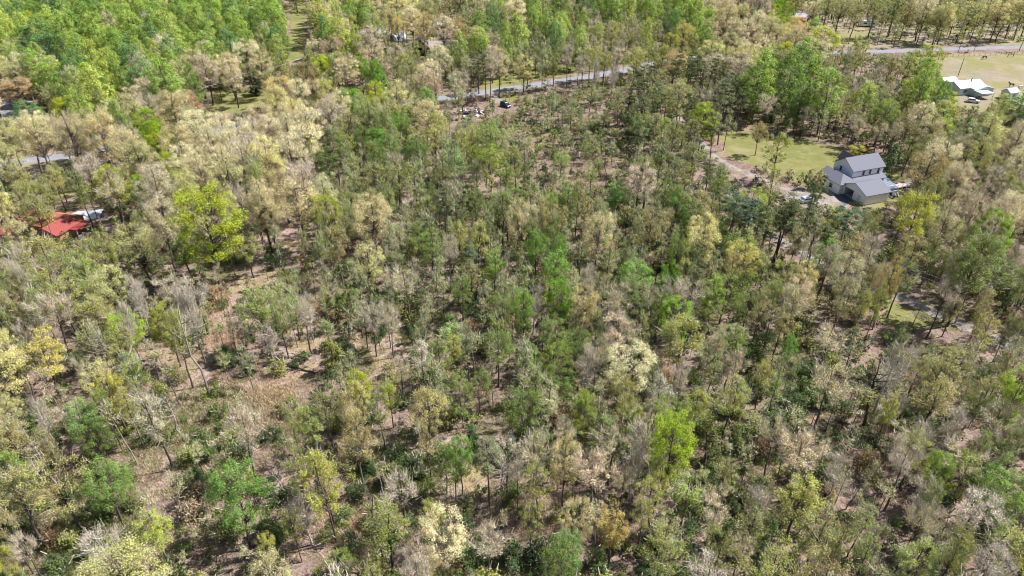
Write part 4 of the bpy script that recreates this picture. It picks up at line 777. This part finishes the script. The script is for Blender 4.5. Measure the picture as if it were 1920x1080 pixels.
# ------------------------------------------------------------------ horses: one continuous skinned body each
def horse(px, py, rz, coat, label, grazing):
    p = G(px, py); me = bpy.data.meshes.new('horse')
    head = [(.98, 0, 1.32), (1.22, 0, .98), (1.42, 0, .60), (1.50, 0, .34), (1.62, 0, .16)] if grazing else [(1.0, 0, 1.62), (1.25, 0, 1.9), (1.35, 0, 2.02), (1.55, 0, 1.86), (1.78, 0, 1.66)]
    V = [(0, 0, 1.22), (-.45, 0, 1.26), (-.78, 0, 1.22), (.42, 0, 1.2), (.75, 0, 1.28)]+head; R = [.31, .30, .26, .30, .25]+[.19, .15, .13, .14, .08]
    E = [(0, 1), (1, 2), (0, 3), (3, 4), (4, 5), (5, 6), (6, 7), (7, 8), (8, 9)]
    for s in (-1, 1):
        b = len(V); V += [(.62, s*.17, .92), (.64+.04*s, s*.18, .52), (.62+.05*s, s*.18, .14), (.68+.05*s, s*.18, .03)]; R += [.13, .075, .05, .065]; E += [(4, b), (b, b+1), (b+1, b+2), (b+2, b+3)]
        b = len(V); V += [(-.72, s*.17, .92), (-.86-.05*s, s*.18, .56), (-.80-.06*s, s*.18, .14), (-.74-.06*s, s*.18, .03)]; R += [.16, .085, .055, .065]; E += [(2, b), (b, b+1), (b+1, b+2), (b+2, b+3)]
    b = len(V); V += [(-1.02, 0, 1.22), (-1.14, 0, .85), (-1.12, 0, .5)]; R += [.07, .08, .04]; E += [(2, b), (b, b+1), (b+1, b+2)]
    hd = head[2]; nb = 7
    for s in (-1, 1):
        b = len(V); V += [(hd[0]-.06, s*.09, hd[2]+.16)]; R += [.035]; E += [(nb, b)]
    me.from_pydata(V, E, []); me.update(); me.materials.append(coat); o = link(bpy.data.objects.new('horse', me))
    sk = o.modifiers.new('skin', 'SKIN'); sk.use_smooth_shade = True
    for i, r_ in enumerate(R): me.skin_vertices[0].data[i].radius = (r_, r_)
    me.skin_vertices[0].data[0].use_root = True
    ss = o.modifiers.new('smooth', 'SUBSURF'); ss.levels = 1; ss.render_levels = 2
    o.location = (p.x, p.y, 0); o.rotation_euler = (0, 0, math.radians(rz)); return tag(o, label, 'horse')
BLACKH = solid('black_coat', (38, 34, 32), 0.55, 0.15, 2); WHITEH = solid('white_coat', (222, 218, 212), 0.6, 0.08, 2); DARKH = solid('dark_brown_coat', (52, 40, 34), 0.55, 0.15, 2)
horse(1845, 111, 190, DARKH, 'dark brown horse grazing along the fence beside the road', True)
horse(1895, 163, 185, BLACKH, 'black horse standing in the pasture beside a white horse', False)
horse(1912, 167, 200, WHITEH, 'white horse grazing in the pasture beside a black horse', True)
# ------------------------------------------------------------------ poles, wires, fence, gateposts
def pole(px, py, h, label, arm=True, box=False, rz=0.3):
    p = G(px, py); o = empty('utility_pole', (p.x, p.y, 0), rz, label, 'utility pole')
    MB().tube([(0, 0, -.3), (0, 0, h)], [.17, .11], 8).build('shaft', POLEW, o)
    if arm:
        a = MB().box(-1.2, 1.2, -.06, .06, h-.7, h-.56).build('crossarm', POLEW, o)
        for x in (-1.05, 1.05): MB().tube([(x, 0, h-.56), (x, 0, h-.36)], [.06, .05], 6).build('insulator', TRIM, a)
    if box: MB().tube([(.36, 0, h-2.2), (.36, 0, h-2.19), (.36, 0, h-1.2), (.36, 0, h-1.19)], [.05, .26, .26, .05], 10).build('transformer', STEEL, o)
    return Vector((p.x, p.y, h-.36)), rz
def wires(a, b, name_label, n=2):
    for s in (-1.05, 1.05):
        A = a[0]+Vector((math.cos(a[1])*s, math.sin(a[1])*s, 0)); B = b[0]+Vector((math.cos(b[1])*s, math.sin(b[1])*s, 0))
        pts = [A.lerp(B, t)-Vector((0, 0, 4*t*(1-t)*(A-B).length*.02)) for t in np.linspace(0, 1, 16)]
        o = MB().tube([tuple(q) for q in pts], [.03]*16, 5).build('power_line', WIRE)
        tag(o, name_label[0 if s < 0 else 1], 'wire', 'overhead wires')
p1 = pole(396, 214, 10, 'grey utility pole with a transformer at the meadow edge', True, True, .9); p2 = pole(640, 128, 11, 'utility pole hidden among trees at the far end of the meadow wires', True, False, .9)
wires(p1, p2, ('upper pale wire running from the meadow utility pole into the trees', 'lower pale wire running from the meadow utility pole into the trees'))
p3 = pole(1596, 520, 8, 'utility pole among trees where the gravel lane leaves the pines', True, False, .5); p4 = pole(1790, 606, 8, 'utility pole beside the shaded end of the gravel lane', True, False, .5)
wires(p3, p4, ('thin wire over the gravel lane, on the tree side', 'thin wire over the gravel lane, on the open side'))
pole(1796, 143, 7.5, 'bare slim pole leaning over the pasture behind the metal-roofed farmhouse', False)
A, B = G(1766, 107), G(1926, 101.5); fe = empty('wire_fence', (A.x, A.y, 0), 0, 'thin wire fence on wooden posts along the pasture beside the road', 'fence'); L_ = (B-A).length; n = 16
for i in range(n+1):
    q = (B-A)*(i/n); MB().tube([(q.x, q.y, -.2), (q.x, q.y, 1.3)], [.07, .06], 6).build('post', POLEW, fe)
for z in (.5, .9, 1.2): MB().tube([(0, 0, z), tuple((B-A)+Vector((0, 0, z)))], [.015, .015], 4).build('strand', WIRE, fe)
for (x, y, lb) in ((1764, 112, 'pair of dark gateposts at the pasture corner under the yellow-green tree'), (1894, 107, 'pair of dark gateposts on the pasture fence beyond the grazing horse')):
    p = G(x, y); g = empty('gate', (p.x, p.y, 0), 0.1, lb, 'gate')
    for dx in (-1.3, 1.3): MB().tube([(dx, 0, -.2), (dx+.1, 0, 2.3)], [.13, .11], 7).build('post', DARKJ, g)
    MB().tube([(-1.2, 0, 1.2), (1.2, 0, 1.2)], [.05, .05], 5).build('rail', DARKJ, g)
# ------------------------------------------------------------------ dead trunks, logs, litter
PALEW = solid('bleached_wood', (146, 136, 128), 0.85, 0.2, 1.5, 0, 0.3); DARKW = solid('wet_bark', (74, 62, 58), 0.9, 0.25, 1.5, 0, 0.4)
def snag(px, py, ty, r0, mat, label, fork=2, seed=1):
    p = G(px, py); r = np.random.RandomState(seed); lo, hi = 1.0, 35.0
    for _ in range(30):
        m = (lo+hi)/2
        if proj(p.x, p.y, m)[1] > ty: lo = m
        else: hi = m
    h = lo; e = empty('dead_tree', (p.x, p.y, 0), 0, label, 'dead tree'); zs = np.linspace(-.3, h, 7); tx = np.cumsum(r.normal(0, .02*h, 7)); ty_ = np.cumsum(r.normal(0, .02*h, 7)); tx -= tx[0]; ty_ -= ty_[0]
    MB().tube(list(zip(tx, ty_, zs)), np.linspace(r0, r0*.35, 7), 7).build('trunk', mat, e)
    for k in range(fork*3+5):
        z = h*r.uniform(.5, .98); a = r.rand()*6.28; L = h*r.uniform(.08, .24); x0, y0 = np.interp(z, zs, tx), np.interp(z, zs, ty_)
        MB().tube([(x0, y0, z), (x0+math.cos(a)*L*.5, y0+math.sin(a)*L*.5, z+L*.3), (x0+math.cos(a)*L, y0+math.sin(a)*L, z+L*.75)], [r0*.4, r0*.26, r0*.1], 5).build('branch', mat, e)
snag(346, 826, 742, .2, PALEW, 'dead bleached tree with a forked white top over the open slope', 4, 2)
snag(392, 742, 575, .2, PALEW, 'tall pale dead trunk rising beside the largest trail shadow', 2, 3)
snag(108, 842, 770, .16, PALEW, 'pale leaning dead trunk near the mint green tree', 1, 4)
snag(935, 962, 868, .15, PALEW, 'white broken dead tree beside the bare leafy clearing', 5, 5)
snag(717, 1070, 950, .14, DARKW, 'crooked dark dead trunk over a tangle of grey twigs', 3, 6)
snag(222, 720, 610, .17, PALEW, 'thin bleached trunk leaning among olive crowns on the west slope', 2, 7)
snag(538, 940, 882, .14, PALEW, 'short white broken snag in the open woods', 1, 8)
snag(1318, 890, 815, .24, DARKW, 'thick dark dead trunk leaning beside the brilliant lime tree', 2, 9)
snag(1580, 905, 820, .22, PALEW, 'split pale snag among dark trunks in the lower woods', 3, 10)
snag(1136, 350, 270, .12, DARKW, 'tall dark dead pole in the brushy clearing', 1, 11)
snag(1618, 800, 700, .26, DARKW, 'dark dead trunk with bare limbs below the gravel lane', 5, 12)
LOGS = [(545, 688, 592, 702, .22, 0, 'dark fallen log in a criss-cross heap behind the olive cedar'), (550, 700, 578, 688, .18, 0, 'second dark log crossing the heap behind the olive cedar'), (584, 735, 604, 746, .2, 1, 'short pale log lying in dry grass below the cedar'),
 (768, 855, 824, 930, .16, 0, 'long thin dark log lying down the bare leafy clearing'), (622, 515, 660, 486, .16, 0, 'thin dark leaning log across a yellow-green sapling'), (1566, 788, 1612, 806, .3, 0, 'thick dark fallen log below the gravel lane woods'), (986, 648, 1012, 636, .2, 1, 'pale fallen log among slim poplars mid-woods'),
 (1050, 340, 1078, 318, .2, 1, 'pale fallen log in the brushy clearing'), (1290, 445, 1310, 432, .2, 0, 'dark fallen log behind the fresh green tree near the pines'), (884, 960, 912, 944, .14, 1, 'thin pale log at the foot of the bare leafy clearing'), (350, 920, 372, 905, .14, 0, 'dark short log on the open slope'), (228, 495, 250, 488, .24, 0, 'dark log under trees below the red-roofed house'),
 (40, 985, 96, 1018, .13, 1, 'long bleached log lying at the wood edge'), (1010, 905, 1030, 925, .12, 1, 'thin pale log in the pinkish leaf clearing')]
for (x0, y0, x1, y1, r_, c, lb) in LOGS:
    a, b = G(x0, y0), G(x1, y1); d = b-a; r = np.random.RandomState(int(x0)); pts = [tuple(a+d*t+Vector((r.normal(0, .06), r.normal(0, .06), r_*.8+.1*abs(math.sin(t*5)))))for t in np.linspace(0, 1, 6)]
    lg = MB().tube([(q[0]-a.x, q[1]-a.y, q[2]) for q in pts], np.linspace(r_, r_*.45, 6), 7)
    for k in range(4):
        t = r.uniform(.35, .95); q = d*t; an = r.rand()*6.28; L = r.uniform(.5, 1.4); lg.tube([(q.x, q.y, r_*.8), (q.x+math.cos(an)*L, q.y+math.sin(an)*L, r_+.5*r.rand())], [r_*.3, r_*.1], 4)
    o = lg.build('fallen_log', PALEW if c else DARKW); o.location = (a.x, a.y, 0); tag(o, lb, 'log')
# sticks and dry grass: nobody could count them
r = np.random.RandomState(12); parts = []
for n in range(9000):
    y = 48+300*r.rand()**1.3; half = (y*CP+CAM_H*SP)*.77; x = r.uniform(-half, half); u, v, d = proj(x, y, 0)
    if blocked(x, y): continue
    a = r.rand()*6.28; L = r.uniform(.6, 3.2); dx, dy = math.cos(a)*L, math.sin(a)*L; z = r.uniform(.03, .25); rr = r.uniform(.018, .05)
    parts.append(tube_np(np.array([[x, y, z], [x+dx*.5+r.normal(0, .12), y+dy*.5+r.normal(0, .12), z+r.uniform(0, .2)], [x+dx, y+dy, z*r.rand()]]), np.array([rr, rr*.8, rr*.4]), 3))
v, q = cat_q(parts); STICK = solid('dead_stick', (164, 148, 138), 0.9, 0.35, 0.3)
tag(link(bpy.data.objects.new('stick_litter', np_mesh('stick_litter', v, q, [STICK]))), 'fallen sticks scattered over the leaf litter', 'litter', kind='stuff')
def grass(name, label, regions, n, col, hgt, seed):
    r = np.random.RandomState(seed); V = []
    per = max(1, n//len(regions))
    for (cx, cy, rx, ry) in regions:
        k = 0
        while k < per:
            uu, vv = r.normal(0, .5, 2); k += 1
            p = G(cx+uu*rx, cy+vv*ry)
            if blocked(p.x, p.y): continue
            for b in range(7):
                a = r.rand()*6.28; ox, oy = r.normal(0, .22, 2); hh = hgt*r.uniform(.5, 1.3); ln = r.normal(0, .35, 2)*hh; w = .035
                V.append([(p.x+ox-math.cos(a)*w, p.y+oy-math.sin(a)*w, 0), (p.x+ox+math.cos(a)*w, p.y+oy+math.sin(a)*w, 0), (p.x+ox+ln[0]+math.cos(a)*w*.4, p.y+oy+ln[1]+math.sin(a)*w*.4, hh), (p.x+ox+ln[0]-math.cos(a)*w*.4, p.y+oy+ln[1]-math.sin(a)*w*.4, hh)])
    v = np.array(V).reshape(-1, 3); q = np.arange(len(v)).reshape(-1, 4)
    me = np_mesh(name, v, q, [LEAF_A], r.rand(len(q)), np.tile(np.array(lin(col)), (len(q), 1)))
    tag(link(bpy.data.objects.new(name, me)), label, 'grass', kind='stuff')
grass('orange_grass', 'rusty orange dry grass along the trail', [(505, 730, 70, 40), (520, 770, 60, 50), (410, 575, 40, 50), (430, 640, 50, 24), (1090, 330, 90, 30), (640, 985, 50, 50)], 2200, (216, 192, 164), 0.55, 31)
grass('dry_grass', 'tan dry grass between the trees', [(700, 980, 150, 80), (330, 880, 160, 70), (560, 840, 160, 70), (130, 950, 120, 80), (800, 700, 150, 80), (1100, 330, 130, 50), (600, 560, 100, 50), (400, 760, 120, 60), (1640, 800, 140, 70), (980, 960, 120, 60)], 11000, (194, 180, 150), 0.5, 32)
grass('green_weeds', 'low green weeds under the trees', [(300, 800, 200, 90), (850, 620, 200, 60), (760, 890, 100, 60), (1080, 250, 130, 60), (1400, 900, 200, 120), (1100, 750, 250, 100), (150, 1000, 150, 80), (1000, 420, 200, 80)], 12000, (124, 142, 66), 0.55, 33)
